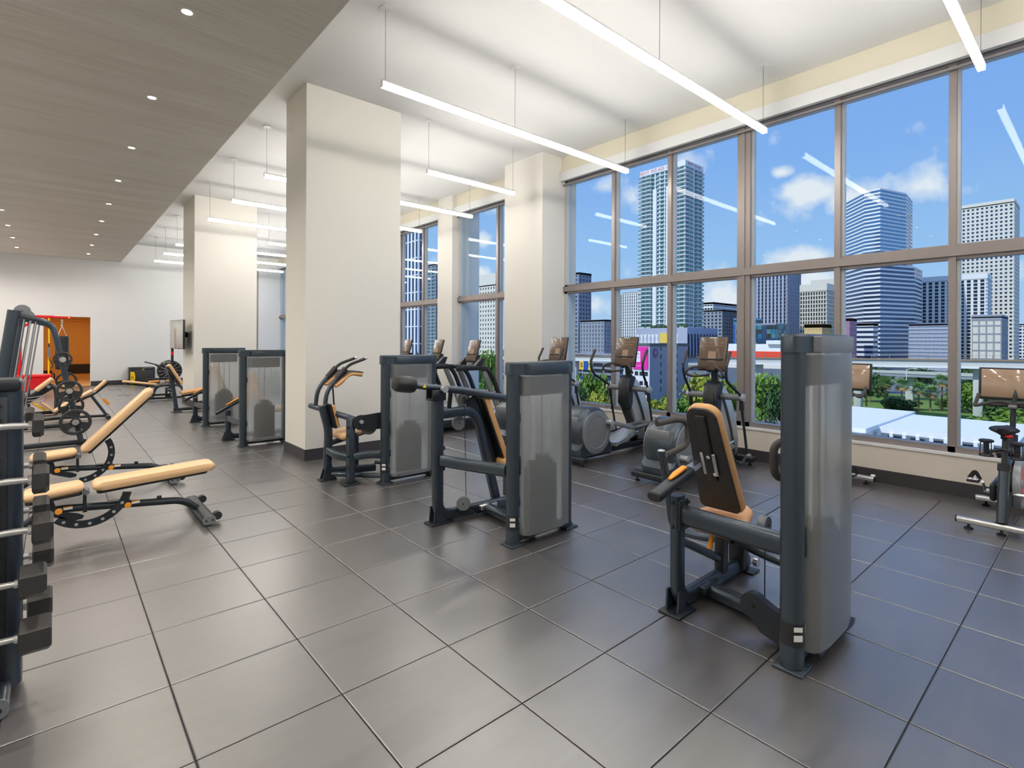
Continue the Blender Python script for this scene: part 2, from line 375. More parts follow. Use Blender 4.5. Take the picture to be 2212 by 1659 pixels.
def text_obj(name, body, size, M, m, parent=None, depth=0.0, align='CENTER'):
    cu = bpy.data.curves.new(name, 'FONT'); cu.body = body; cu.size = size; cu.align_x = align; cu.align_y = 'CENTER'; cu.extrude = depth; cu.resolution_u = 3
    t = bpy.data.objects.new(name, cu); COL.objects.link(t)
    me = bpy.data.meshes.new_from_object(t.evaluated_get(bpy.context.evaluated_depsgraph_get()))
    bpy.data.objects.remove(t); bpy.data.curves.remove(cu)
    me.transform(M); me.materials.clear(); me.materials.append(MAT[m])
    o = bpy.data.objects.new(name, me); COL.objects.link(o)
    if parent is not None: o.parent = parent
    return o
def project(p):
    d = Vector(p) - Vector((0, 0, EYE)); w = d.dot(_f)
    return (1106 + FPX * d.dot(_r) / w, HORIZON - FPX * d.dot(_u) / w, w) if w > 0.05 else None
# ---------------------------------------------------------------- the room
XG = 7.65            # glass line
XW = 7.53            # inner face of the low wall under the windows
YB = 24.5            # back wall
YF = -3.6            # wall behind the camera
XL = -2.95            # left wall
ZC = 5.30            # high ceiling
ZS = 4.58; XS = 1.885   # lowered timber ceiling and its edge
A0, C0 = 0.43531536, 2.418588
def struct(name, label, cat, g=None, m=None, **k):
    o = g.obj(name, m, **k) if g else thing(name, label, cat)
    return tag(o, label, cat, kind='structure')
floor = struct('floor', 'dark grey square tiled gym floor with black joints', 'floor', G().bb(XL, 7.62, YF, YB, -0.12, -0.006), 'grout', smooth=False)
tile_g = G(); q = T - 0.006
def tile_mesh(g, x, y):
    a, b = q / 2, q / 2 - 0.004
    vs = [(x + i * a, y + j * a, -0.012) for (i, j) in ((-1, -1), (1, -1), (1, 1), (-1, 1))] + [(x + i * a, y + j * a, -0.0025) for (i, j) in ((-1, -1), (1, -1), (1, 1), (-1, 1))] + \
         [(x + i * b, y + j * b, 0.0) for (i, j) in ((-1, -1), (1, -1), (1, 1), (-1, 1))]
    fs = [(k + 4 * l, (k + 1) % 4 + 4 * l, (k + 1) % 4 + 4 * l + 4, k + 4 * l + 4) for l in (0, 1) for k in range(4)] + [(8, 9, 10, 11)]
    g.add(vs, fs)
cells = []
for i in range(-13, 13):
    for j in range(-14, 37):
        x0, y0 = A0 + i * T, C0 + j * T
        x, y = x0 + T / 2, y0 + T / 2
        if x - T / 2 < XL or x + T / 2 > 7.62 or y + T / 2 > YB: continue
        pr = [project((x + sx * T * .4, y + sy * T * .4, 0)) for sx in (-1, 1) for sy in (-1, 1)]
        area = 0
        if all(pr):
            us = [p[0] for p in pr]; vs_ = [p[1] for p in pr]
            if min(us) < 2212 and max(us) > 0 and min(vs_) < 1659:
                area = (max(us) - min(us)) * (max(vs_) - min(vs_))
        cells.append((area, x, y))
cells.sort(reverse=True)
g = G(); tile_mesh(g, 0, 0)
t0 = g.obj('tile', 'tile', floor, smooth=False)
for n, (a, x, y) in enumerate(cells):
    if n < 300 and a > 0:
        o = t0 if n == 0 else t0.copy()
        if n: COL.objects.link(o)
        o.parent = floor; o.location = (x, y, 0)
    else: tile_mesh(tile_g, x, y)
# cut row along the windows
for j in range(-14, 37):
    x0 = A0 + 11 * T
tag(tile_g.obj('tile_field', 'tile', floor, smooth=False), kind='stuff')
xe = max(c[1] for c in cells) + T / 2
tag(G().bb(xe + 0.003, 7.62, YF, YB, -0.012, -0.0005).obj('tile_edge_strip', 'tile', floor, smooth=False))

struct('ceiling', 'white plaster ceiling over the window side', 'ceiling', G().bb(XS - 0.3, 7.9, YF - .2, YB + .2, ZC, ZC + 0.25), 'ceiling', smooth=False)
struct('ceiling_lowered', 'lowered beige wood-grain ceiling panel over the left side', 'ceiling', G().bb(XL - .2, XS, YF - .2, YB + .2, ZS, ZC + 0.2), 'soffit', smooth=False)
struct('wall_left', 'white side wall outside the picture on the left', 'wall', G().bb(XL - .2, XL, YF - .2, YB + .2, -.1, ZC + .2), 'wall', smooth=False)
struct('wall_front', 'white wall behind the viewpoint', 'wall', G().bb(XL, 7.9, YF - .2, YF, -.1, ZC + .2), 'wall', smooth=False)
# back wall with a doorway and, at the far right, a window
DX0, DX1, DZ = -0.272, 1.006, 2.487
g = G(); g.bb(XL, DX0, YB, YB + .2, -.1, ZC + .2); g.bb(DX0, DX1, YB, YB + .2, DZ, ZC + .2); g.bb(DX1, 5.3, YB, YB + .2, -.1, ZC + .2)
g.bb(5.3, 6.72, YB, YB + .2, -.1, 0.5); g.bb(5.3, 6.72, YB, YB + .2, 4.75, ZC + .2); g.bb(6.72, 7.9, YB, YB + .2, -.1, ZC + .2)
struct('wall_back', 'white back wall with an open doorway at left', 'wall', g, 'wall', smooth=False)
g = G(); g.bb(XL, DX0 - .02, YB - .015, YB, 0, 0.155); g.bb(DX1 + .02, 7.5, YB - .015, YB, 0, 0.155)
struct('baseboard_back', 'charcoal baseboard along the white back wall', 'baseboard', g, 'baseboard', smooth=False)
# corridor behind the doorway
g = G(); g.bb(-1.6, 2.2, 29, 29.2, -.1, 3.2); g.bb(-1.8, -1.6, YB + .2, 29.2, -.1, 3.2); g.bb(2.2, 2.4, YB + .2, 29.2, -.1, 3.2); g.bb(-1.8, 2.4, YB + .2, 29.2, 2.9, 3.2)
struct('wall_corridor', 'ochre corridor walls seen through the doorway', 'wall', g, 'orange_wall', smooth=False)
struct('floor_corridor', 'pale timber corridor floor beyond the doorway', 'floor', G().bb(-1.6, 2.2, YB, 29, -.1, 0.002), 'light_wood', smooth=False)
g = G(); g.bb(0.30, 2.2, 28.97, 29, 0.22, 0.62); g.bb(-1.6, -.05, 28.97, 29, 0.10, .38)
struct('trim_1', 'dark recessed band low on the corridor wall', 'trim', g, 'black', smooth=False)
g = G(); g.bb(-.5, 2.2, 28.9, 29, 2.45, 2.5); 
struct('trim_2', 'thin ochre ledge high on the corridor end wall', 'trim', g, 'orange_wall', smooth=False)
g = G(); g.bb(-.3, 1.1, 26, 27.4, 2.88, 2.9)
tag(g.obj('ceiling_light', emat('corridor_lamp', (1.0, .72, .38), 5.0), smooth=False), 'warm ceiling light inside the ochre corridor', 'light')

# low wall, sill and baseboard under the windows
struct('wall_right', 'low cream wall under the windows', 'wall', G().bb(XW, 7.9, YF, YB, -.1, 0.435), 'low_wall', smooth=False)
struct('trim_3', 'white window sill along the low wall', 'trim', G().bb(XW - .012, 7.75, YF, YB, 0.435, 0.462), 'sill_white', smooth=False)
struct('baseboard_right', 'charcoal baseboard under the window sill', 'baseboard', G().bb(XW - .015, XW, YF, YB, 0, 0.155), 'baseboard', smooth=False)
struct('wall_bulkhead', 'cream wall band above the windows', 'wall', G().bb(XW, 7.9, YF, YB, 4.93, ZC), 'bulkhead', smooth=False)
g = G(); g.bb(7.46, XW, YF, 7.13, 4.82, 4.99); g.bb(7.46, XW, 8.26, 10.74, 4.82, 4.99); g.bb(7.46, XW, 11.42, 14.9, 4.82, 4.99); g.bb(7.46, XW, 16.1, YB, 4.82, 4.99)
struct('trim_4', 'white roller shade fascia along the window heads', 'trim', g, 'shade_white', smooth=False)
g = G(); g.bb(7.545, 7.57, YF, 7.12, 4.745, 4.775); g.bb(7.545, 7.57, 8.27, 10.73, 4.745, 4.775); g.bb(7.545, 7.57, 11.42, 14.9, 4.745, 4.775)
struct('trim_5', 'thin grey hem bars of the rolled-up shades', 'trim', g, 'frame_alu', smooth=False)

# pillars
def pillar(name, label, x0, x1, y0, y1, m='pillar'):
    o = struct(name, label, 'pillar', G().bb(x0, x1, y0, y1, 0, ZC), m, smooth=False)
    g = G(); t = 0.014
    g.bb(x0 - t, x1 + t, y0 - t, y1 + t, 0, 0.155); g.obj('baseboard', 'baseboard', o, smooth=False)
    return o
pillar('wall_pillar_1', 'big cream pillar behind the abdominal machine', 2.655, 4.135, 7.425, 8.27)
pillar('wall_pillar_2', 'cream pillar at the back with the television', 2.635, 4.085, 15.05, 16.55)
pillar('wall_pillar_3', 'white pillar standing between the two nearer window bays', 7.0, 7.95, 7.14, 8.25)
pillar('wall_pillar_4', 'slim white pillar between the middle and far window bays', 7.42, 7.95, 10.75, 11.40)
pillar('wall_pillar_5', 'far white pillar in the window wall', 7.0, 7.95, 14.9, 16.1)

# windows: a frame of mullions and transoms with one pane in every opening
def window(name, label, y0, y1, mull, wide=()):
    w = thing(name, label, 'window', kind='structure')
    z0, z1, zt = 0.462, 4.93, 2.70
    ys = sorted(mull); hw = 0.034
    for y in ys:
        h = 0.095 if y in wide else hw
        G().bb(7.60, 7.74, y - h, y + h, z0, z1).obj('mullion', 'frame_alu', w, smooth=False)
        if y in wide: G().bb(7.585, 7.6, y - .02, y + .02, z0, z1).obj('mullion_cap', 'frame_alu', w, smooth=False)
        G().bb(7.655, 7.735, y - h - .028, y - h, z0 + .06, z1).obj('glazing_bead', 'frame_light', w, smooth=False)
    for y in (y0, y1):
        s = 1 if y == y0 else -1
        G().bb(7.62, 7.74, y, y + s * .07, z0, z1).obj('jamb', 'frame_light', w, smooth=False)
    G().bb(7.60, 7.74, y0, y1, z0, z0 + 0.065).obj('bottom_rail', 'frame_alu', w, smooth=False)
    G().bb(7.62, 7.74, y0, y1, 4.82, z1).obj('head_rail', 'frame_alu', w, smooth=False)
    g = G(); g.bb(7.575, 7.745, y0, y1, 2.665, 2.765); g.bb(7.62, 7.74, y0, y1, 2.63, 2.80)
    g.obj('transom', 'frame_alu', w, smooth=False)
    edges = [y0] + ys + [y1]
    for a, b in zip(edges, edges[1:]):
        for (c, d) in ((z0, zt), (zt, z1)):
            G().bb(XG + .018, XG + .028, a, b, c, d).obj('pane', 'window_glass', w, smooth=False)
    return w
window('window_1', 'tall nearest window bay behind the cardio machines', YF, 7.13, [5.93, 4.78, 3.55, 2.33, 1.18, -.02, -1.2, -2.4], wide=(3.55,))
window('window_2', 'narrow middle window bay between two white pillars', 8.26, 10.74, [9.22])
window('window_3', 'far window bay behind the treadmills', 11.41, 14.89, [12.42, 13.65])
window('window_4', 'last window bay in the far corner', 16.11, YB, [17.6, 19.2, 20.8, 22.4])
w = thing('window_5', 'narrow dark-framed window in the back wall corner', 'window', kind='structure')
g = G(); g.bb(5.3, 5.36, YB + .05, YB + .15, .5, 4.75); g.bb(6.66, 6.72, YB + .03, YB + .17, .5, 4.75); g.bb(5.3, 6.72, YB + .05, YB + .15, .5, .58); g.bb(5.3, 6.72, YB + .05, YB + .15, 4.66, 4.75)
g.obj('frame', 'frame_alu', w, smooth=False); G().bb(5.3, 6.72, YB + .05, YB + .14, 2.66, 2.75).obj('transom', 'frame_light', w, smooth=False)
G().bb(5.36, 6.66, YB + .09, YB + .1, .58, 4.66).obj('pane', 'window_glass', w, smooth=False)
# outside ledge and fin
mat('ledge_blue', s2l(84, 102, 130), 0.7, var=0.06)
struct('trim_6', 'blue-grey ledge outside below the windows', 'trim', G().bb(7.9, 9.05, -30, 40, -0.3, 0.335), 'ledge_blue', smooth=False)
struct('trim_7', 'white outside column beyond the middle window', 'trim', G().bb(8.05, 8.42, 10.95, 11.3, 0.335, 8), 'wall', smooth=False)
struct('wall_outer', 'outer slab edge above the windows', 'wall', G().bb(7.9, 8.3, YF - 3, YB + 3, 5.0, 8), 'wall', smooth=False)

# ---------------------------------------------------------------- lights
def pendant(y, x0, x1, hangers, label):
    p = thing('pendant_light', label, 'pendant light', ((x0 + x1) / 2, y, 4.43), group='linear pendant lights')
    cx = (x0 + x1) / 2; L = x1 - x0
    # aluminium spine on top, glowing diffuser below
    g = G(); g.bb(-L / 2, L / 2, -.027, -.022, 0.058, 0.078); g.bb(-L / 2, L / 2, .022, .027, 0.058, 0.078); g.bb(-L / 2, L / 2, -.027, .027, 0.056, 0.062)
    g.obj('housing', 'white_plastic', p, smooth=False)
    G().bb(-L / 2 + .004, L / 2 - .004, -.021, .021, 0.0625, 0.070).obj('added_uplight_strip', MAT_UP, p, smooth=False)  # added glowing strip facing up, lifts the ceiling brightness
    G().bb(-L / 2 + .004, L / 2 - .004, -.028, .028, 0.0, 0.058).obj('diffuser', MAT_BAR, p, smooth=False)
    for s in (-1, 1): G().bb(s * L / 2 - .003, s * L / 2 + .003, -.026, .026, 0.0, .078).obj('end_cap', 'white_plastic', p, smooth=False)
    for hx in hangers:
        c = G().cyl((hx - cx, 0, 0.07), (hx - cx, 0, ZC - 4.43 - .012), 0.0022, 6).obj('cable', 'steel_dark', p)
        G().lathe([(0.062, 0.0), (0.062, .008), (0.055, .016)], Mx((hx - cx, 0, ZC - 4.43 - .016))).obj('canopy', 'white_plastic', c)
place = {0: 'nearest the camera, at the top right corner', 1: 'long one above the chest press machine', 2: 'long one in front of the big pillar'}
for k in range(-2, 10):
    y = 3.0 + 2.135 * (k - 1) + (0.06 if k == 2 else 0)
    if k == 3: pendant(7.39, 4.60, 6.50, (4.63, 6.47), 'short glowing pendant bar starting at the right side of the big pillar'); continue
    if k == 7: pendant(15.9, 4.6, 6.50, (4.63, 6.47), 'short far pendant bar beside the back pillar'); continue
    lab = {-2: 'pendant light bar behind the viewpoint', -1: 'pendant light bar over the viewpoint', 0: 'glowing pendant bar cut by the top right corner of the picture', 1: 'longest glowing pendant bar, running from the top edge towards the windows',
           2: 'long glowing pendant bar hanging in front of the big cream pillar', 4: 'glowing pendant bar first behind the big pillar', 5: 'glowing pendant bar second behind the big pillar',
           6: 'glowing pendant bar just in front of the back pillar', 8: 'glowing pendant bar just behind the back pillar', 9: 'farthest but one glowing pendant bar, behind the back pillar'}[k]
    pendant(y, 2.66, 7.02, (2.70, 4.58, 6.96), lab)
pendant(22.2, 2.66, 7.02, (2.70, 4.58, 6.96), 'farthest glowing pendant bar near the back wall')
def downlight(x, y, label):
    d = thing('downlight', label, 'downlight', (x, y, ZS), group='recessed downlights in the wood ceiling')
    G().lathe([(0.058, -.004), (0.058, 0.0), (0.044, 0.0), (0.044, -.004)], seg=20, close=True).obj('trim_ring', 'white_plastic', d)
    G().lathe([(0.040, -.003), (0.040, -.001)], seg=16).obj('lens', MAT_SPOT, d)
    l = bpy.data.lights.new('downlight_lamp', 'SPOT'); l.energy = SPOT_POWER * (2.2 if x < -2 else 1.0); l.spot_size = 2.7; l.spot_blend = 0.7; l.shadow_soft_size = 0.12; l.color = (1.0, .92, .82)  # added row by the left wall runs stronger
    o = bpy.data.objects.new('downlight_lamp', l); COL.objects.link(o); o.parent = d; o.location = (0, 0, -.02)
ords = ['nearest', 'second', 'third', 'fourth', 'fifth', 'sixth', 'seventh', 'eighth', 'ninth', 'tenth']
for n in range(9): downlight(0.875, 5.37 + 2.18 * n, f'{ords[n]} downlight in the right-hand row of the wood ceiling')
for n in range(4): downlight(-.89, 16.38 + 2.13 * n, f'{ords[n]} visible downlight in the left-hand row of the wood ceiling')
for n in range(5): downlight(-.89, 5.4 + 2.18 * n, 'downlight of the left-hand row out of sight at left')
for (x, y) in ((.875, 3.19), (.875, 1.0), (-.89, 3.2), (-.89, 1.0), (.875, -1.2), (-.89, -1.2), (-2.45, 1.0), (-2.45, 3.2), (-2.45, 5.4), (-2.45, 7.6), (-2.45, 9.8), (-2.45, 12.), (-2.45, 14.1), (-2.45, 16.4), (-2.45, 18.5), (-2.45, 20.7), (-2.45, 22.8)):  # row by the left wall added, out of view, to brighten wall and wood ceiling
    downlight(x, y, 'unseen downlight of the wood ceiling, continued rows plus an added row washing the left wall')
# ---------------------------------------------------------------- selectorised strength machines
def foot_plate(g, x, y, dx=.17, dy=.11):
    g.rbox((x, y, .008), (dx, dy, .016), .006, n=3)
def tower(p, x0, y, w=0.64, H=1.515, sgn=-1, cap_h=.105, sticker=True, x_off=(0, 0)):
    """weight tower along x: posts at x0 and x0+w (machine-local), shroud bulging to sgn*y"""
    ox, oy = x_off; x0 -= ox; y -= oy; x1 = x0 + w
    for x in (x0, x1):
        c = G().tube([(x, y, .012), (x, y, H - cap_h + .02)], (.056, .052), 18, ex=2.5).obj('post', 'steel', p)
        g = G(); foot_plate(g, x + (.02 if x == x1 else -.0), y, .15, .15); g.tube([(x, y, .014), (x, y, .03)], .064, 18); g.obj('foot_plate', 'steel', c)
        if x == x0:
            G().rbox((x + .03, y - .05, .66), (.02, .018, .16), .008, n=3).obj('bracket_cover', 'steel_dark', c)
            if sticker:
                s = G().tube([(x, y, .13), (x, y, .25)], (.0572, .0532), 18, ex=2.5, cap=False).obj('label_wrap', 'black', c)
                s2 = G(); s2.bb(-.022, .022, -.0005, .0005, -.012, .012, Mx((x - .040, y - .045, .225), rz=-.75)); s2.bb(-.022, .022, -.0005, .0005, -.016, .016, Mx((x - .040, y - .045, .18), rz=-.75))
                each(s2, 'white_sticker', 'sticker', c, smooth=False)
                for k in range(4): pass
                s3 = G()
                for k in range(5): s3.bb(-.016, .016 - .006 * (k % 2), -.0005, .0005, -.0012, .0012, Mx((x + .012, y - .0555, .235 - k * .009), rz=.02))
                tag(s3.obj('printed_lines', 'sticker', c, smooth=False), kind='stuff')
                text_obj('ce_mark', 'CE', .02, Mx((x + .006, y - .0565, .165), rx=pi / 2), 'sticker', c)
    G().rbox(((x0 + x1) / 2, y, .055), (w, .07, .06), .012, n=3).obj('base_bar', 'steel_dark', p)
    # cap: rounded slab over the posts plus the lower nose over the shroud
    cap = G().tube([((x0 + x1) / 2, y, H - cap_h), ((x0 + x1) / 2, y, H - .012), ((x0 + x1) / 2, y, H)], [(w / 2 + .068, .072), (w / 2 + .068, .072), (w / 2 + .06, .062)], 40, up=(0, 1, 0), ex=3.6).obj('top_cap', 'steel', p)
    yo = y + sgn * .105
    poly = [(x0 + .075, 0), (x0 + .1, .062), (x0 + .17, .078), (x1 - .1, .078), (x1 - .02, .05), (x1 + .03, 0)]
    M = frame3((0, y + sgn * .04, H - cap_h - .004 + .045), (1, 0, 0), (0, sgn, 0))
    G().prism(poly, .09, M, bev=.006).obj('cap_nose', 'grey_plastic' if H > 1.6 else 'steel', cap)
    # frosted shroud panels, both sides
    for s in (sgn, -sgn):
        d = .095 if s == sgn else .06
        pl = [(x0 + .05, 0), (x0 + .075, d * .72), (x0 + .10, d * .95), (x0 + .22, d * 1.06), (x1 - .18, d * 1.06), (x1 - .06, d * .9), (x1 - .03, d * .55), (x1 - .005, 0)]
        g = G(); n = len(pl); z0, z1 = .075, H - cap_h - .002; t = .004
        vs = []
        for (px, py) in pl:
            for z in (z0, z1): vs.append((px, y + s * (py + .012), z))
        fs = []
        for k in range(n - 1):
            f = (2 * k, 2 * k + 2, 2 * k + 3, 2 * k + 1); fs.append(f if s < 0 else tuple(reversed(f)))
        g.add(vs, fs); sh = g.obj('shroud', 'frosted', p, angle=30)
        g = G()
        g.rbox((x0 + .056, y + s * .02, .35), (.012, .02, .08), .004, n=3); g.rbox((x0 + .056, y + s * .02, 1.05), (.012, .02, .08), .004, n=3)
        each(g, 'hinge', 'black', sh)
        g = G(); g.bb(x0 + .08, x1 - .02, y + s * .012, y + s * (d + .012), .066, .078); g.obj('shroud_base', 'steel_dark', sh, smooth=False)
    # weight stack on two guide rods, seen through the panels
    xm = (x0 + x1) / 2; st = thing_part = G()
    for k in range(13): st.rbox((xm, y, .13 + k * .043), (.30 if k < 12 else .22, .09, .039), .004, n=3)
    st.rbox((xm, y, .69), (.12, .08, .05), .006, n=3)
    w_ = st.obj('weight_stack', 'black', p); tag(w_, kind='stuff')
    for s in (-1, 1): G().cyl((xm + s * .09, y, .08), (xm + s * .09, y, H - cap_h), .011, 8).obj('guide_rod', 'chrome', w_)
    G().cyl((xm, y, .7), (xm, y, H - cap_h), .004, 6).obj('lift_cable', 'black', w_)
    G().rbox((xm, y, H - cap_h - .10), (w - .18, .08, .16), .01, n=3).obj('pulley_housing', 'steel_dark', p)
    return cap
def bolt(g, p, d, r=.009, h=.008): g.tube([Vector(p), Vector(p) + Vector(d).normalized() * h], r, 6)
def pulley(p, c, axis, r=.065, t=.028, name='pulley'):
    M = frame3(c, Vector(axis).orthogonal(), Vector(axis).cross(Vector(axis).orthogonal()))
    o = G().lathe([(r * .2, -t / 2 - .002), (r * .98, -t / 2), (r, -t / 2 + .004), (r * .86, -.003), (r * .86, .003), (r, t / 2 - .004), (r * .98, t / 2), (r * .2, t / 2 + .002)], M, 24).obj(name, 'grey_plastic', p)
    G().lathe([(.008, -t / 2 - .006), (.008, t / 2 + .006)], M, 8).obj('axle_bolt', 'black', o)
    return o
def pad(p, c, size, M=None, r=.03, m='tan', name='pad', back=None, n=6):
    o = G().rbox(c, size, r, M, n).obj(name, m, p, angle=60)
    return o

# --- near chest press (right foreground), origin at the tower post
m1 = thing('chest_press_machine', 'large seated press machine with tall smoky weight tower in the right foreground', 'gym machine', (2.90, 1.09, 0))
ox, oy = 2.90, 1.09
def L1(x, y, z): return (x - ox, y - oy, z)
tower(m1, 2.90, 1.09, .66, 1.735, cap_h=.095, x_off=(ox, oy))
g = G().tube([L1(2.955, 1.79, .73), L1(2.955, 1.79, .06), L1(3.92, 1.80, .06)], (.034, .052), 16, fr=.13, up=(1, 0, 0), ex=3)
up1 = g.obj('upright_frame', 'steel', m1)
g = G(); g.prism([(-.04, 0), (.11, 0), (.045, .035), (.0, .13), (-.03, .13)], .012, frame3(L1(2.93, 1.79 - .04, .015), (1, 0, 0), (0, 0, 1))); g.prism([(-.04, 0), (.11, 0), (.045, .035), (.0, .13), (-.03, .13)], .012, frame3(L1(2.93, 1.79 + .04, .015), (1, 0, 0), (0, 0, 1)))
each(g, 'foot_gusset', 'steel', up1)
g = G(); foot_plate(g, *L1(2.955, 1.79, 0)[:2], .2, .15); foot_plate(g, *L1(3.87, 1.80, 0)[:2], .12, .2); each(g, 'foot_plate', 'steel_dark', up1)
G().rbox(L1(2.955, 1.752, .615), (.10, .016, .19), .005, n=3).obj('mount_plate', 'steel_dark', up1)
g = G()
for z in (.54, .69): bolt(g, L1(2.995, 1.744, z), (0, -1, 0), .011, .012); bolt(g, L1(2.90, 1.79, z), (-1, 0, 0), .011, .012)
each(g, 'bolt', 'black', up1)
cb = G().tube([L1(2.955, 1.75, .615), L1(2.955, 1.14, .605)], (.036, .062), 16, ex=2.6).obj('support_beam', 'steel', m1)
G().rbox(L1(2.955, 1.148, .605), (.11, .014, .20), .005, n=3).obj('beam_flange', 'steel_dark', cb)
g = G()
for z in (.53, .69): bolt(g, L1(3.0, 1.14, z), (0, 1, 0), .012, .02)
each(g, 'bolt', 'black', cb)
G().tube([L1(3.28, 1.77, .055), L1(3.20, 1.12, .05)], (.05, .045), 14, ex=3).obj('floor_beam', 'steel', m1)
G().rbox(L1(3.27, 1.74, .075), (.2, .05, .05), .01, n=3).obj('beam_joint', 'steel_dark', m1)
G().tube([L1(2.97, 1.79, .44), L1(3.06, 1.79, .40), L1(3.46, 1.79, .20)], .028, 12, fr=.08).obj('seat_brace', 'steel', m1)
# adjuster bar, slider, back pad
ang = math.atan2(.86 - .77, 3.10 - 2.73)
ab = G().tube([L1(2.70, 1.79, .765), L1(3.08, 1.79, .862)], (.047, .03), 20, ex=2.6).obj('adjuster_bar', 'steel_dark', m1)
G().tube([L1(2.692, 1.79, .763), L1(2.702, 1.79, .7655)], (.044, .027), 20, ex=2.6).obj('end_cap', 'black', ab)
G().tube([L1(2.86, 1.79, .845), L1(2.93, 1.79, .868), L1(3.03, 1.79, .893)], [(.012, .006), (.022, .011), (.02, .01)], 10, ex=3).obj('release_lever', 'orange', ab)
G().tube([L1(3.02, 1.79, .85), L1(3.20, 1.79, .892)], (.028, .02), 4, ex=6).obj('slider', 'chrome', ab)
tx, tz = (3.50 - 3.19), (.50 - 1.27); tl = math.hypot(tx, tz); tilt = math.atan2(3.50 - 3.19, 1.27 - .50)
Mb = frame3(L1((3.50 + 3.19) / 2 + .02, 1.79, .89), (-(tx) / tl, 0, -tz / tl), (0, -1, 0))   # local x up the pad, y across, z = normal
def pad_outline(hl, w_top, w_bot, rt, rb):
    out = []
    for (sx, w_, r) in ((1, w_top, rt), (-1, w_bot, rb)):
        for (sy) in ((1, -1) if sx == 1 else (-1, 1)):
            cx_, cy_ = sx * (hl - r), sy * (w_ - r)
            a0 = {(1, 1): 90, (1, -1): 0, (-1, -1): -90, (-1, 1): 180}[(sx, sy)]
            for k in range(6):
                a = math.radians(a0 - k * 18); out.append((cx_ + r * math.cos(a), cy_ + r * math.sin(a)))
    return out
po = list(reversed(pad_outline(.40, .115, .155, .08, .04)))
bp = G().prism(po, .065, Mb @ Matrix.Translation((0, 0, .035)), bev=.014).obj('back_pad', 'tan_dark', m1, angle=50)
g = G().prism([(a * .985, b * .93) for a, b in po], .02, Mb @ Matrix.Translation((0, 0, -.006)), bev=.006); g.rbox((.10, .0, -.022), (.5, .075, .024), .012, Mb, n=3)
g.obj('pad_backing', 'black', bp, angle=40)
G().rbox((-.02, 0, -.026), (.17, .11, .012), .006, Mb, n=3).obj('pad_plate', 'chrome_dull', bp)
g = G(); [bolt(g, Mb @ Vector((x, y, -.03)), Mb.to_3x3() @ Vector((0, 0, -1)), .014, .012) for x, y in ((.045, .01), (-.085, .035))]; each(g, 'pad_bolt', 'chrome', bp)
# seat
Ms = Mx(L1(3.56, 1.79, .45), ry=-.12)
seat = G().prism([(a, b) for a, b in reversed(pad_outline(.235, .13, .21, .10, .10))], .085, Ms, bev=.026).obj('seat', 'tan_dark', m1, angle=55)
G().rbox((-.02, 0, -.048), (.3, .2, .014), .005, Ms, n=3).obj('seat_plate', 'black', seat)
G().cyl(L1(3.52, 1.79, .33), L1(3.52, 1.79, .42), .02, 12).obj('seat_rod', 'chrome', m1)
sp = G().rbox(L1(3.52, 1.79, .215), (.085, .065, .27), .01, n=3).obj('seat_post', 'black', m1)
G().tube([L1(3.50, 1.85, .33), L1(3.50, 1.865, .24), L1(3.48, 1.88, .17)], [(.008, .014), (.01, .02), (.006, .014)], 8).obj('seat_lever', 'orange', sp)
# press arms: yoke under the seat, tubes to both hands
yk = G().rbox(L1(3.80, 1.80, .16), (.10, .12, .26), .02, n=3).obj('pivot_block', 'steel_dark', m1)
g = G(); g.cyl(L1(3.83, 1.70, .10), L1(3.83, 1.67, .10), .03, 14); g.obj('pivot_bolt', 'chrome_dull', yk)
for s in (-1, 1):
    yh = 1.80 + s * .50
    arm = G().tube([L1(3.74, 1.80 + s * .03, .24), L1(3.74, 1.80 + s * .30, .19), L1(3.72, yh + s * .0, .20), L1(3.66, yh, .52), L1(3.56, yh, .84)], .030, 14, fr=.14).obj('press_arm', 'steel', m1)
    G().ball(L1(3.558, yh, .843), (.03, .03, .012), 12).obj('arm_cap', 'silver_plastic', arm)
    hd = G().tube([L1(3.60, yh, .80), L1(3.47 if s < 0 else 3.72, yh + s * -.04, .83), L1(3.33 if s < 0 else 3.84, yh - s * .06, .87), L1(3.32 if s < 0 else 3.84, yh - s * .06, 1.05), L1(3.40 if s < 0 else 3.72, yh - s * .04, 1.08), L1(3.62 if s < 0 else 3.50, yh, 1.06)], .024, 12, fr=.085).obj('handle', 'grip', arm)
    G().cyl(L1(3.595, yh, .795), L1(3.575, yh, .80), .028, 12).obj('handle_collar', 'chrome', hd)
# cables and pulleys
pulley(m1, L1(3.36, 1.43, .55), (0, 1, .0), .052, .05)
G().cyl(L1(3.30, 1.40, .55), L1(3.30, 1.40, .08), .0035, 6).obj('cable', 'black', m1)
G().cyl(L1(3.38, 1.43, .60), L1(3.50, 1.30, .72), .0035, 6).obj('cable', 'black', m1)
G().tube([L1(3.47, 1.325, .69), L1(3.50, 1.30, .725)], .016, 10).obj('cable_stop', 'black', m1)
poly = []
for k in range(11):
    a = math.radians(40 + k * 22); poly.append((-.17 + .075 * math.cos(a), .115 + .075 * math.sin(a)))
poly += [(-.12, -.02), (.02, -.06), (.02, .13), (-.05, .135)]
pb = G().prism(poly, .05, frame3(L1(3.05, 1.18, .06), (0, -1, 0), (0, 0, 1))).obj('pulley_shield', 'steel_dark', m1)
bolt_g = G(); bolt(bolt_g, L1(3.025, 1.35, .175), (-1, 0, 0), .011, .008); bolt_g.obj('shield_bolt', 'black', pb)

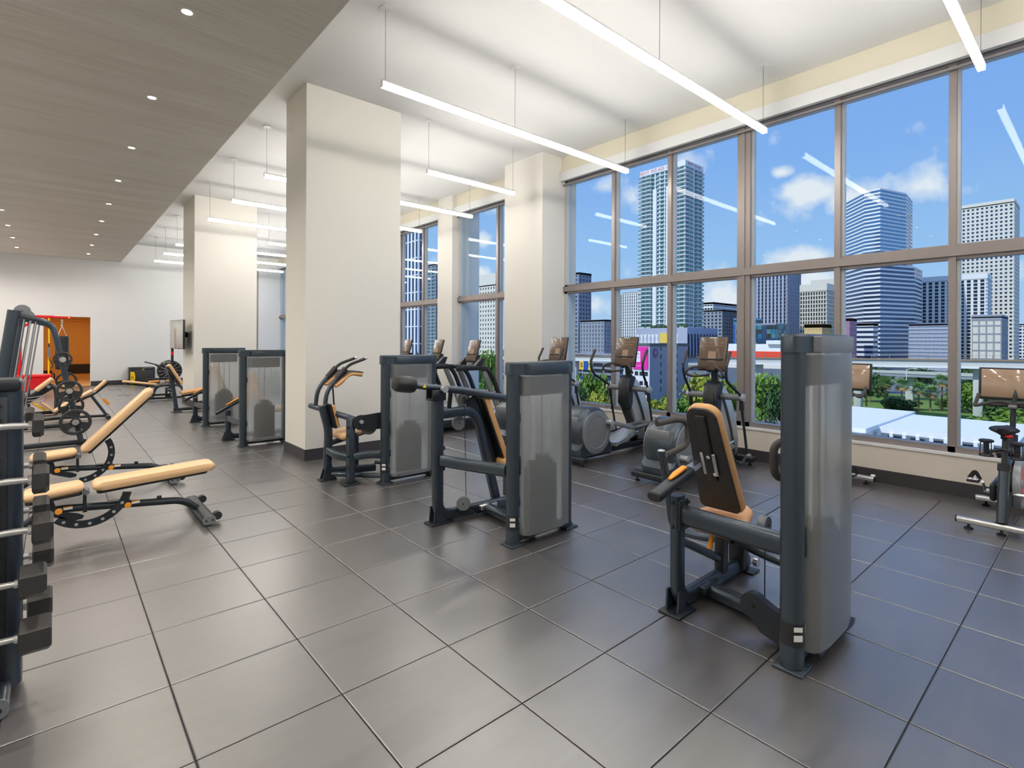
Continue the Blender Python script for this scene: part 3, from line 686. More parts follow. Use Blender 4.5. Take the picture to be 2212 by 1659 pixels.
# --- second machine: lateral lever with roller pad
m2 = thing('lever_machine', 'strength machine with a black roller pad on a slanted lever, centre of the room', 'gym machine', (2.87, 3.27, 0))
ox, oy = 2.87, 3.27
tower(m2, 2.875, 3.27, .635, 1.515, x_off=(ox, oy))
u2 = G().tube([L1(2.685, 4.11, 1.16), L1(2.685, 4.11, .06), L1(3.75, 4.02, .06)], (.034, .055), 16, fr=.14, up=(1, 0, 0), ex=3).obj('upright_frame', 'steel', m2)
g = G(); [g.prism([(-.04, 0), (.14, 0), (.06, .04), (.02, .14), (-.03, .14)], .012, frame3(L1(2.66, 4.11 + s * .04, .015), (1, 0, 0), (0, 0, 1))) for s in (-1, 1)]; each(g, 'foot_gusset', 'steel', u2)
g = G(); foot_plate(g, *L1(2.70, 4.11, 0)[:2], .24, .14); foot_plate(g, *L1(3.72, 4.02, 0)[:2], .12, .2); each(g, 'foot_plate', 'steel_dark', u2)
br = G(); br.rbox(L1(2.665, 4.06, 1.19), (.15, .014, .10), .005, n=3); br.rbox(L1(2.665, 4.16, 1.19), (.15, .014, .10), .005, n=3); br.rbox(L1(2.665, 4.11, 1.15), (.15, .11, .02), .005, n=3)
br = br.obj('pivot_bracket', 'steel_dark', m2)
G().cyl(L1(2.71, 4.02, 1.245), L1(2.71, 4.06, 1.245), .032, 18).obj('pivot_cap', 'silver_plastic', br)
lv = G().tube([L1(2.42, 4.11, 1.288), L1(2.95, 4.11, 1.215), L1(3.62, 4.08, 1.075)], [.024, .036, .040, .040], 14).obj('lever', 'steel', m2)
Mr = frame3(L1(2.335, 4.11, 1.305), (0, 1, 0), (.13, 0, 1))
G().lathe([(.03, -.105), (.058, -.098), (.072, -.07), (.074, -.02), (.074, .06), (.066, .092), (.03, .105)], Mr, 24).obj('roller_pad', 'black', lv)
G().prism([(-.018, -.014), (.018, -.014), (0, .018)], .004, frame3(L1(2.52, 4.075, 1.28), (1, 0, -.14), (0, 0, 1))).obj('warning_label', 'yellow', lv, smooth=False)
G().tube([L1(2.70, 4.07, .585), L1(2.82, 3.82, .57), L1(2.875, 3.34, .60)], (.036, .055), 16, fr=.2, ex=2.6).obj('support_beam', 'steel', m2)
bk = G().tube([L1(2.72, 4.16, 1.005), L1(3.16, 4.16, 1.01), L1(3.43, 4.16, .06)], (.036, .05), 14, fr=.16, ex=2.8).obj('back_frame', 'steel', m2)
G().tube([L1(3.10, 4.17, 1.14), L1(3.42, 4.17, .42)], (.02, .075), 12, up=(1, 0, .3), ex=3).obj('pad_bracket', 'steel_dark', bk)
Mb2 = frame3(L1(3.345, 4.2, .80), (-.36, 0, .93), (0, -1, 0))
b2 = G().prism(list(reversed(pad_outline(.36, .11, .14, .06, .04))), .055, Mb2 @ Matrix.Translation((0, 0, .03)), bev=.012).obj('back_pad', 'tan_dark', m2, angle=50)
G().prism([(a * .98, b * .92) for a, b in reversed(pad_outline(.36, .11, .14, .06, .04))], .016, Mb2 @ Matrix.Translation((0, 0, -.008)), bev=.004).obj('pad_backing', 'black', b2, angle=40)
s2_ = G().prism(list(reversed(pad_outline(.20, .16, .20, .08, .06))), .075, Mx(L1(3.62, 4.2, .47), ry=-.08), bev=.02).obj('seat', 'tan_dark', m2, angle=50)
G().rbox(L1(3.62, 4.2, .24), (.08, .07, .36), .01, n=3).obj('seat_post', 'steel', m2)
G().tube([L1(3.585, 4.13, .36), L1(3.58, 4.12, .20)], (.006, .014), 8).obj('seat_lever', 'orange', m2)
G().cyl(L1(2.84, 4.16, 1.02), L1(2.84, 4.13, 1.20), .022, 12).obj('lever_stop', 'steel_dark', m2)
pulley(m2, L1(2.99, 4.21, .885), (.15, 1, 0), .068, .035)
pulley(m2, L1(3.05, 4.22, 1.13), (.15, 1, 0), .068, .035)
pulley(m2, L1(2.90, 4.0, .165), (.75, 1, 0), .065, .035)
g = G(); g.cyl(L1(2.945, 4.05, 1.1), L1(2.945, 4.02, .18), .0035, 6); g.cyl(L1(3.04, 4.19, 1.1), L1(3.05, 4.19, .8), .0035, 6); g.cyl(L1(2.93, 3.97, .11), L1(2.96, 3.32, .06), .0035, 6); each(g, 'cable', 'black', m2)
G().rbox(L1(2.90, 4.04, .10), (.06, .06, .05), .01, n=3).obj('pulley_bracket', 'steel_dark', m2)
G().tube([L1(3.20, 4.04, .06), L1(3.14, 3.31, .055)], (.05, .045), 14, ex=3).obj('floor_beam', 'steel', m2)
G().rbox(L1(3.20, 4.0, .08), (.2, .05, .05), .01, n=3).obj('beam_joint', 'chrome_dull', m2)
for z in (.69, .50): g = G(); g.rbox(L1(2.74, 4.10, z), (.03, .03, .035), .006, n=3); g.obj('bolt_block', 'steel_dark', m2)

# --- third machine: abdominal crunch with shoulder pads
m3 = thing('abdominal_machine', 'abdominal crunch machine with tan shoulder pads in front of the big pillar', 'gym machine', (2.98, 5.67, 0))
ox, oy = 2.98, 5.67
tower(m3, 2.965, 5.67, .635, 1.515, x_off=(ox, oy))
lg = G().rbox(L1(2.63, 5.88, .395), (.085, .085, .79), .012, n=3).obj('leg_post', 'steel', m3)
g = G(); foot_plate(g, *L1(2.63, 5.88, 0)[:2], .2, .14); each(g, 'foot_plate', 'steel_dark', lg)
g = G()
for z in (.68, .58, .34, .20): g.rbox(L1(2.68, 5.85, z), (.03, .05, .05), .006, n=3); g.rbox(L1(2.585, 5.85, z), (.02, .05, .04), .006, n=3)
each(g, 'clamp', 'steel_dark', lg)
poly = [(.04, -.11), (.04, .11)]; poly = [(.30, -.10), (.30, .105), (.02, .075)] + [(-.02 + .09 * math.cos(math.radians(a)), -.01 + .088 * math.sin(math.radians(a))) for a in range(90, 271, 20)]
pk = G().prism(poly, .02, frame3(L1(2.74, 5.80, .735), (1, -.22, 0), (0, 0, 1))).obj('pivot_plate', 'steel_dark', m3)
g = G(); g.cyl(L1(2.72, 5.805, .735), L1(2.72, 5.77, .735), .022, 14); g.obj('pivot_cap', 'silver_plastic', pk)
g = G(); [bolt(g, L1(2.72, 5.79, z), (0, -1, 0), .012, .01) for z in (.69, .785)]; each(g, 'plate_bolt', 'black', pk)
pulley(m3, L1(2.85, 5.86, .66), (0, 1, 0), .10, .03, 'cam_wheel')
arm = G().tube([L1(2.68, 5.86, .755), L1(2.60, 6.0, .79), L1(2.50, 6.78, .845)], .036, 14, fr=.1).obj('lever', 'steel', m3)
G().ball(L1(2.498, 6.785, .845), .036, 12).obj('lever_cap', 'black', arm)
for (yy, nm) in ((6.66, 'a'), (6.36, 'b')):
    a = G().tube([L1(2.51, yy, .85), L1(2.53, yy, 1.06), L1(2.68, yy, 1.24), L1(2.76, yy, 1.32)], .026, 12, fr=.12).obj('shoulder_arm', 'steel', m3)
    G().tube([L1(2.66, yy, 1.215), L1(2.77, yy, 1.335)], .034, 12).obj('arm_sleeve', 'black', a)
    G().tube([L1(2.755, yy, 1.32), L1(2.83, yy, 1.385), L1(3.04, yy, 1.455)], .019, 10, fr=.06).obj('grip', 'black', a)
    G().tube([L1(3.03, yy, 1.452), L1(3.055, yy, 1.461)], .02, 10).obj('grip_end', 'chrome_dull', a)
    sh = G().tube([L1(2.63, yy - .01, 1.12), L1(2.72, yy - .01, 1.19), L1(2.83, yy - .01, 1.275), L1(2.98, yy - .01, 1.245)], [(.05, .022), (.055, .032), (.055, .032), (.055, .032), (.052, .030), (.045, .022)], 14, fr=.07, ex=2.6).obj('shoulder_pad', 'tan_dark', a, angle=60)
    G().tube([L1(2.62, yy - .01, 1.155), L1(2.80, yy - .01, 1.31), L1(2.99, yy - .01, 1.28)], (.045, .008), 10, fr=.07).obj('pad_backing', 'black', sh)
G().cyl(L1(2.62, 6.34, .86), L1(2.60, 6.34, 1.12), .010, 8).obj('damper', 'black', m3)
rr = G().tube([L1(2.44, 6.26, .90), L1(2.52, 6.26, .60), L1(2.50, 6.26, .10), L1(3.12, 6.24, .06)], (.034, .05), 14, fr=.10, up=(1, 0, 0), ex=3).obj('rear_frame', 'steel', m3)
g = G(); [g.prism([(-.06, 0), (.12, 0), (.05, .05), (.03, .16), (-.01, .16)], .012, frame3(L1(2.49, 6.26 + s * .04, .015), (1, 0, 0), (0, 0, 1))) for s in (-1, 1)]; each(g, 'foot_gusset', 'steel', rr); g = G(); foot_plate(g, *L1(2.50, 6.26, 0)[:2], .2, .13); each(g, 'foot_plate', 'steel_dark', rr)
lp = G().tube([L1(2.53, 6.26, .90), L1(2.60, 6.26, .64)], (.13, .028), 16, up=(1, 0, 0), ex=3).obj('lumbar_pad', 'tan_dark', m3, angle=60)
G().tube([L1(2.50, 6.26, .92), L1(2.57, 6.26, .63)], (.12, .014), 14, up=(1, 0, 0), ex=4).obj('pad_backing', 'black', lp)
s3_ = G().prism(list(reversed(pad_outline(.19, .15, .19, .07, .07))), .08, Mx(L1(2.80, 6.26, .55), ry=-.20), bev=.022).obj('seat', 'tan', m3, angle=50)
G().tube([L1(2.55, 6.26, .44), L1(3.0, 6.26, .53)], (.03, .03), 10, ex=4).obj('seat_rail', 'steel', m3)
G().rbox(L1(2.86, 6.26, .25), (.07, .07, .46), .01, n=3).obj('seat_post', 'steel', m3)
G().tube([L1(2.50, 6.22, .36), L1(2.52, 6.02, .33), L1(2.63, 5.89, .31)], (.035, .045), 14, fr=.12, ex=2.8).obj('support_beam', 'steel', m3)
G().tube([L1(2.66, 5.86, .32), L1(2.80, 5.80, .34), L1(2.96, 5.72, .33)], (.035, .045), 14, fr=.12, ex=2.8).obj('support_beam', 'steel', m3)
G().tube([L1(2.55, 6.22, .07), L1(2.98, 5.74, .07)], .03, 12).obj('floor_beam', 'steel', m3)
G().tube([L1(3.05, 6.1, .16), L1(3.2, 5.95, .14)], .022, 10).obj('foot_bar', 'steel_dark', m3)

# --- two machines behind the tower row on the left, seen from the tower side
def side_machine(x, y, label):
    global ox, oy
    p = thing('strength_machine', label, 'gym machine', (x, y, 0)); ox, oy = x, y
    tower(p, x, y, .64, 1.53, x_off=(ox, oy), sticker=False)
    yy = y + .72
    u = G().tube([L1(x - .05, yy, .50), L1(x - .05, yy, .06), L1(x + .8, yy, .06)], (.034, .045), 14, fr=.13, up=(1, 0, 0), ex=3).obj('upright_frame', 'steel', p)
    g = G(); [g.prism([(-.06, 0), (.12, 0), (.05, .05), (.02, .16), (-.01, .16)], .012, frame3(L1(x - .07, yy + s * .04, .015), (1, 0, 0), (0, 0, 1))) for s in (-1, 1)]; each(g, 'foot_gusset', 'steel', u); g = G(); foot_plate(g, *L1(x - .05, yy, 0)[:2], .2, .13); each(g, 'foot_plate', 'steel_dark', u)
    G().tube([L1(x - .05, yy - .03, .37), L1(x, y + .04, .37)], (.034, .05), 14, ex=2.8).obj('support_beam', 'steel', p)
    a = G().tube([L1(x - .24, yy, .455), L1(x + .16, yy, .67)], (.04, .026), 14, ex=2.6).obj('adjuster_bar', 'steel_dark', p)
    G().tube([L1(x - .08, yy, .59), L1(x + .10, yy, .69)], [(.014, .01), (.024, .014), (.02, .01)], 8).obj('release_lever', 'orange', a)
    M = frame3(L1(x + .42, yy, .80), (-.3, 0, .95), (0, -1, 0))
    b = G().prism(list(reversed(pad_outline(.38, .12, .15, .06, .04))), .06, M, bev=.014).obj('back_pad', 'tan_dark', p, angle=50)
    G().prism(list(reversed(pad_outline(.20, .16, .20, .08, .06))), .08, Mx(L1(x + .68, yy, .46), ry=-.1), bev=.02).obj('seat', 'tan_dark', p, angle=50)
    G().rbox(L1(x + .62, yy, .24), (.08, .07, .36), .01, n=3).obj('seat_post', 'steel', p)
    return p
side_machine(2.265, 9.08, 'strength machine with frosted weight tower touching the left side of the big pillar')
side_machine(2.235, 11.63, 'strength machine with frosted weight tower farther back, left of its twin')
# ---------------------------------------------------------------- cardio: ellipticals
def circle(cx, cz, r, a0=0, a1=360, n=24): return [(cx + r * math.cos(math.radians(a0 + (a1 - a0) * k / n)), cz + r * math.sin(math.radians(a0 + (a1 - a0) * k / n))) for k in range(n + (0 if abs(a1 - a0) >= 360 else 1))]
def XZ(y): return frame3((0, y, 0), (1, 0, 0), (0, 0, 1))          # local xy -> x, z
def console_panel(p, M, w, h, name='console'):
    o = G().rbox((0, 0, 0), (h, w, .045), .02, M, n=5).obj(name, 'steel_dark', p, angle=50)
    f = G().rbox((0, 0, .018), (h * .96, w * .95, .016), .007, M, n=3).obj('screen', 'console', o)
    g = G(); g.bb(-.11, .03, -.055, .055, .026, .0275, M); g.bb(h * .22, h * .235, -w * .33, w * .33, .026, .0275, M)
    for k in range(4): g.bb(h * .30, h * .325, -w * .38 + k * w * .2, -w * .38 + k * w * .2 + w * .13, .026, .0275, M)
    each(g, 'display_mark', 'console_mark', f, smooth=False)
    G().rbox((-h * .17, 0, .03), (.02, w * .8, .03), .006, M, n=3).obj('ledge', 'black', o)
    G().rbox((h * .455, 0, .027), (.012, w * .27, .004), .002, M, n=3).obj('badge', 'white_plastic', o)
    return o
def elliptical(loc, label, swing):
    p = thing('elliptical_trainer', label, 'elliptical', loc, group='ellipticals at the window')
    # rear drive housing
    prof = circle(.42, .42, .345, 205, -25, 22) + [(.80, .13), (.78, .07), (.06, .07), (.04, .2)]
    prof = list(reversed(prof))
    h = G().prism(prof, .44, XZ(0), bev=.05).obj('drive_housing', 'steel', p, angle=50)
    G().rbox((.105, 0, .585), (.03, .30, .12), .01, Mx(ry=0), n=3).obj('rear_badge_plate', 'grey_plastic', h)
    for s in (-1, 1):
        d = G().lathe([(.30, 0), (.30, .012), (.27, .018), (.225, .018), (.215, .012), (.01, .016)], frame3((.42, s * .215, .42), (1, 0, 0), (0, 0, 1) if s < 0 else (0, 0, -1)), 36).obj('wheel_cover', 'grey_plastic', h, angle=25)
        a = 35 if s * swing > 0 else 215
        cx, cz = .42 + .26 * math.cos(math.radians(a)), .44 + .18 * math.sin(math.radians(a))
        G().cyl((cx, s * .22, cz), (cx, s * .33, cz), .035, 14).obj('crank_hub', 'silver_plastic', d)
        px = 1.28 + (.12 if s * swing > 0 else -.12); pz = .36 if s * swing > 0 else .25
        st = G().tube([(cx, s * .29, cz), (px, s * .29, pz)], (.025, .032), 10, ex=4).obj('stride_arm', 'grey_plastic', p)
        pd = G().prism([(-.22, -.085), (.20, -.085), (.24, 0), (.20, .085), (-.22, .085)], .02, Mx((px, s * .24, pz + .045), ry=-.06), bev=.004).obj('pedal', 'black', st)
        G().tube([(px - .22, s * .335, pz + .07), (px + .16, s * .335, pz + .085), (px + .24, s * .24, pz + .085), (px + .16, s * .15, pz + .085), (px - .22, s * .15, pz + .07)], (.008, .025), 8, fr=.06, up=(0, 0, 1)).obj('pedal_rim', 'grey_plastic', pd)
        lx = px + .30
        G().tube([(px + .1, s * .31, pz), (px + .22, s * .33, pz - .12), (lx, s * .35, pz - .16), (1.62, s * .36, .19)], .017, 10, fr=.1).obj('link_tube', 'steel', st)
    base = G().rbox((.98, 0, .105), (1.85, .20, .09), .02, n=4).obj('base_rail', 'steel_dark', p)
    G().rbox((.065, 0, .085), (.11, .66, .07), .018, n=4).obj('rear_stabilizer', 'steel_dark', base)
    G().rbox((1.90, 0, .085), (.12, .66, .075), .018, n=4).obj('front_stabilizer', 'steel_dark', base)
    g = G()
    for x, y in ((.065, .27), (.065, -.27), (1.9, .27), (1.9, -.27)): g.lathe([(.03, 0), (.03, .012), (.012, .02), (.012, .06)], Mx((x, y, 0)), 12)
    each(g, 'levelling_foot', 'black', base)
    rp = G().prism([(.92, .15), (1.60, .30), (1.62, .34), (.92, .20)], .34, XZ(0), bev=.004).obj('ramp', 'silver_plastic', p)
    for s in (-1, 1): G().tube([(.92, s * .17, .19), (1.62, s * .17, .345)], (.012, .02), 8).obj('ramp_rail', 'chrome', rp)
    # front column
    cs = [(1.93, .10), (1.97, .30), (1.90, .65), (1.74, .95), (1.55, 1.12), (1.42, 1.15), (1.33, 1.08), (1.32, .74), (1.40, .66), (1.52, .45), (1.62, .15)]
    col = G().prism(list(reversed(cs)), .17, XZ(0), bev=.035).obj('front_column', 'silver_plastic', p, angle=50)
    G().prism(list(reversed([(1.50, 1.15), (1.40, 1.17), (1.315, 1.09), (1.30, .73), (1.385, .645), (1.42, .72), (1.44, 1.0)])), .20, XZ(0), bev=.02).obj('column_face', 'steel_dark', col, angle=45)
    G().rbox((1.30, 0, .90), (.012, .11, .20), .005, n=3).obj('bottle_holder', 'black', col)
    G().tube([(1.372, 0, .64), (1.49, 0, .44), (1.60, 0, .14)], (.075, .02), 12, up=(1, 0, .4), ex=3).obj('rail_cover', 'black', col)
    for s in (-1, 1): G().tube([(1.46, s * .088, 1.0), (1.62, s * .092, .72), (1.76, s * .092, .40), (1.82, s * .088, .12)], (.004, .03), 8, fr=.2, up=(1, 0, 0)).obj('column_stripe', 'steel_dark', col)
    G().tube([(1.44, 0, 1.10), (1.42, 0, 1.35)], (.045, .04), 12).obj('console_neck', 'steel_dark', p)
    M = frame3((1.385, 0, 1.53), (.20, 0, .98), (0, -1, 0)); M = frame3((1.385, 0, 1.53), (.20, 0, .98), (0, 1, 0))
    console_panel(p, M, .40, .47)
    # fixed handlebar loop
    for s in (-1, 1):
        G().tube([(1.40, s * .05, 1.29), (1.25, s * .10, 1.36), (1.15, s * .22, 1.34), (1.13, s * .27, 1.26), (1.25, s * .22, 1.22), (1.40, s * .06, 1.24)], .016, 10, fr=.05).obj('fixed_handlebar', 'grip', p)
        dx = .24 if s * swing > 0 else -.04
        pv = G().cyl((1.44, s * .08, .965), (1.44, s * .38, .965), .042, 16).obj('arm_pivot', 'grey_plastic', p)
        G().lathe([(.05, 0), (.05, .03), (.04, .035)], frame3((1.44, s * .37, .965), (1, 0, 0), (0, 0, 1) if s < 0 else (0, 0, -1)), 18).obj('pivot_cap', 'silver_plastic', pv)
        am = G().tube([(1.46, s * .36, .80), (1.44, s * .36, .99), (1.06 + dx, s * .37, 1.20), (1.02 + dx, s * .38, 1.36), (1.13 + dx, s * .38, 1.55)], [.03, .026, .022, .018, .018], 12, fr=.08).obj('swing_arm', 'steel_dark', pv)
        G().tube([(1.03 + dx, s * .38, 1.38), (1.14 + dx, s * .38, 1.565)], .021, 12).obj('arm_grip', 'grip', am)
        G().tube([(1.46, s * .36, .82), (1.62, s * .36, .19)], .017, 10).obj('lower_link', 'steel_dark', am)
        G().ball((1.635, s * .37, .185), (.045, .035, .035), 12).obj('link_joint', 'grey_plastic', am)
    return p
elliptical((5.30, 3.53, 0), 'nearest elliptical trainer, right of the other two, behind the press machine seat', 1)
elliptical((5.30, 4.95, 0), 'middle elliptical trainer with its round grey drive wheel in view', -1)
elliptical((5.30, 6.40, 0), 'farthest elliptical trainer, mostly hidden behind the roller pad machine tower', 1)

# ---------------------------------------------------------------- treadmills
def treadmill(loc, label, rz=0.0, group='treadmills at the window'):
    p = thing('treadmill', label, 'treadmill', loc, rz, group)
    d = G().rbox((.95, 0, .15), (1.90, .80, .14), .04, n=4).obj('deck', 'steel_dark', p)
    G().rbox((.85, 0, .225), (1.62, .52, .012), .004, n=3).obj('running_belt', 'rubber', d)
    for s in (-1, 1): G().rbox((.85, s * .335, .228), (1.66, .13, .022), .008, n=3).obj('side_rail', 'grey_plastic', d)
    G().prism(list(reversed([(1.55, .06), (2.02, .06), (2.06, .14), (1.98, .27), (1.80, .33), (1.62, .28)])), .80, XZ(0), bev=.04).obj('motor_hood', 'silver_plastic', p, angle=45)
    g = G()
    for x, y in ((.12, .33), (.12, -.33), (1.85, .33), (1.85, -.33)): g.cyl((x, y, 0), (x, y, .09), .03, 12)
    each(g, 'levelling_foot', 'black', d)
    for s in (-1, 1):
        u = G().tube([(1.80, s * .40, .12), (1.74, s * .40, .34), (1.36, s * .40, 1.10)], (.035, .055), 12, fr=.1, up=(1, 0, 0), ex=3).obj('upright', 'grey_plastic', p)
        G().tube([(.72, s * .41, 1.165), (1.06, s * .41, 1.17), (1.44, s * .41, 1.16), (1.60, s * .40, .98), (1.86, s * .40, .38)], (.034, .045), 12, fr=.12, ex=2.6).obj('handrail', 'steel_dark', u)
    cb = G().rbox((1.30, 0, 1.17), (.26, .80, .06), .025, n=4).obj('cross_bridge', 'steel_dark', p)
    G().tube([(1.10, -.16, 1.20), (1.06, 0, 1.21), (1.10, .16, 1.20)], .018, 10, fr=.06).obj('front_grip', 'grip', cb)
    for s in (-1, 1): G().prism(list(reversed([(1.20, 1.18), (1.40, 1.18), (1.47, 1.34), (1.38, 1.35)])), .10, frame3((0, s * .27, 0), (1, 0, 0), (0, 0, 1)), bev=.01).obj('cup_holder', 'steel_dark', cb)
    G().prism(list(reversed([(1.30, 1.19), (1.44, 1.19), (1.52, 1.40), (1.42, 1.40)])), .20, XZ(0), bev=.015).obj('console_neck', 'steel_dark', p)
    M = frame3((1.415, 0, 1.49), (.28, 0, .96), (0, 1, 0))
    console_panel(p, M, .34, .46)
    return p
treadmill((4.92, 8.42, 0), 'nearest treadmill, in front of the narrow middle window')
treadmill((4.92, 9.72, 0), 'second treadmill, in front of the slim white pillar')
treadmill((4.92, 11.05, 0), 'third treadmill with only its console showing over the abdominal machine tower')
treadmill((4.90, 17.2, 0), 'far black treadmill seen in the gap between the two big pillars')

# ---------------------------------------------------------------- indoor bikes
def bike(loc, label):
    p = thing('indoor_bike', label, 'exercise bike', loc, group='indoor bikes at the window')
    for (x, nm) in ((0, 'rear_stabilizer'), (1.02, 'front_stabilizer')):
        s = G().tube([(x, -.30, .075), (x, .30, .075)], (.038, .03), 14, ex=2.6).obj(nm, 'chrome_dull', p)
        for y in (-.22, .0 if x == 0 else .22, .22):
            G().lathe([(.034, 0), (.034, .012), (.012, .022), (.009, .06)], Mx((x, y, 0)), 12).obj('levelling_foot', 'black', s)
        for y in (-.30, .30): G().tube([(x, y, .075), (x, y + math.copysign(.012, y), .075)], (.039, .031), 14, ex=2.6).obj('end_cap', 'black', s)
        if x: G().cyl((x + .05, -.30, .09), (x + .05, -.26, .09), .03, 12).obj('transport_wheel', 'white_plastic', s)
    G().tube([(0, 0, .09), (.36, 0, .26), (.70, 0, .28), (1.02, 0, .09)], (.04, .05), 12, fr=.15, ex=2.6).obj('main_frame', 'steel_dark', p)
    st = G().tube([(.02, 0, .10), (.08, 0, .30), (.16, 0, .56)], (.038, .055), 14, fr=.1, up=(1, 0, 0), ex=2.6).obj('seat_tube', 'steel', p)
    G().tube([(.15, 0, .54), (.165, 0, .60)], (.046, .062), 14, up=(1, 0, 0), ex=2.6).obj('seat_collar', 'black', st)
    G().tube([(.16, 0, .58), (.235, 0, .82)], (.022, .034), 12, up=(1, 0, 0), ex=2.6).obj('seat_post', 'black', st)
    sd = G().tube([(.08, 0, .90), (.14, 0, .915), (.25, 0, .905), (.36, 0, .905), (.42, 0, .895)], [(.05, .03), (.105, .036), (.075, .034), (.03, .03), (.015, .02)], 16).obj('saddle', 'black', p, angle=60)
    each(G().tube([(.12, .03, .875), (.24, .02, .845), (.36, .01, .875)], .006, 8, fr=.03).tube([(.12, -.03, .875), (.24, -.02, .845), (.36, -.01, .875)], .006, 8, fr=.03), 'saddle_rail', 'chrome', sd)
    G().rbox((.24, 0, .845), (.20, .05, .04), .01, n=3).obj('seat_slider', 'steel_dark', sd)
    G().ball((.10, -.035, .862), (.012, .03, .014), 10).obj('red_knob', 'red', sd)
    for s in (-1, 1):
        hw = G().lathe([(.0475, -.015), (.052, -.004), (.046, .004), (.02, .012), (.02, .10), (.044, .11), (.046, .12), (.03, .13)], Mx((-.02, s * .10, .70)), 20).obj('dumbbell_holder', 'black', p)
        G().lathe([(.052, 0), (.053, .012), (.04, .02)], Mx((-.02, s * .10, .815)), 20).obj('holder_lid', 'black', hw)
        G().lathe([(.010, 0), (.010, .002)], Mx((-.02, s * .10, .836)), 12).obj('holder_badge', 'chrome_dull', hw)
        g = G(); g.tube([(-.055, s * .10 - .04, .69), (-.045, s * .10 - .035, .82)], .004, 6); g.tube([(-.055, s * .10 + .04, .69), (-.045, s * .10 + .035, .82)], .004, 6); each(g, 'holder_wire', 'black', hw)
    G().tube([(-.02, -.10, .72), (.12, 0, .74), (-.02, .10, .72)], .012, 8, fr=.05).obj('holder_bracket', 'black', p)
    fw = G().lathe([(.21, -.03), (.23, -.024), (.23, .024), (.21, .03), (.175, .018), (.06, .010), (.03, .03), (.03, -.03), (.06, -.010), (.175, -.018)], frame3((.60, -.06, .36), (1, 0, 0), (0, 0, 1)), 40).obj('flywheel', 'silver_plastic', p, angle=30)
    G().lathe([(.172, -.019), (.172, .019)], frame3((.60, -.06, .36), (1, 0, 0), (0, 0, 1)), 32).obj('flywheel_web', 'red', fw)
    G().rbox((.42, .07, .34), (.62, .05, .16), .025, n=4).obj('chain_guard', 'steel_dark', p)
    cr = G().cyl((.36, -.16, .30), (.36, .16, .30), .02, 12).obj('crank_axle', 'chrome', p)
    for s in (-1, 1):
        c2 = G().tube([(.36, s * .15, .30), (.36 - s * .12, s * .155, .30 + s * .1)], (.01, .014), 8).obj('crank_arm', 'chrome_dull', cr)
        px, pz = .36 - s * .12, .30 + s * .1
        pd = G().rbox((px, s * .22, pz), (.10, .09, .022), .006, n=3).obj('pedal', 'black', c2)
        G().tube([(px + .08, s * .18, pz), (px + .10, s * .22, pz + .075), (px + .08, s * .26, pz)], (.003, .02), 8, fr=.03).obj('toe_cage', 'black', pd)
        g = G(); [g.rbox((px - .03 + k * .03, s * .22, pz + .012), (.012, .07, .01), .003, n=3) for k in range(3)]; each(g, 'pedal_cleat', 'chrome', pd)
    G().tube([(.62, 0, .28), (.72, 0, .60), (.76, 0, .80)], (.04, .05), 12, fr=.1, up=(1, 0, 0)).obj('head_tube', 'steel_dark', p)
    G().tube([(.76, 0, .78), (.80, 0, 1.05)], (.022, .032), 12, up=(1, 0, 0)).obj('handlebar_post', 'black', p)
    G().tube([(.22, 0, .52), (.40, 0, .60), (.70, 0, .56)], (.03, .04), 12, fr=.1).obj('top_tube', 'steel_dark', p)
    hb = G().rbox((.80, 0, 1.07), (.14, .07, .04), .015, n=3).obj('handlebar_clamp', 'grey_plastic', p)
    for s in (-1, 1): G().tube([(.78, 0, 1.09), (.74, s * .10, 1.12), (.66, s * .20, 1.09), (.60, s * .26, 1.07), (.72, s * .27, 1.08), (.84, s * .26, 1.17)], .016, 12, fr=.06).obj('handlebar', 'grip', hb)
    G().tube([(.80, -.24, 1.075), (.80, .24, 1.075)], .016, 12).obj('handlebar_cross', 'grip', hb)
    G().tube([(.84, 0, 1.08), (.98, 0, 1.16), (1.0, 0, 1.24)], .018, 10, fr=.05).obj('screen_arm', 'steel_dark', p)
    M = frame3((1.0, 0, 1.275), (.12, 0, .99), (0, 1, 0))
    t = G().rbox((0, 0, 0), (.33, .56, .03), .012, M, n=4).obj('tablet', 'black', p)
    G().rbox((.005, 0, .013), (.285, .515, .006), .002, M, n=3).obj('tablet_screen', 'screen_tan', t)
    G().cyl((.62, .1, .62), (.62, -.02, .66), .045, 14).obj('bottle_cage', 'black', p)
    return p
bike((6.28, .63, 0), 'spin bike at the right edge with a wide tan screen')
bike((6.28, 2.14, 0), 'spin bike hidden behind the tall tower of the press machine')
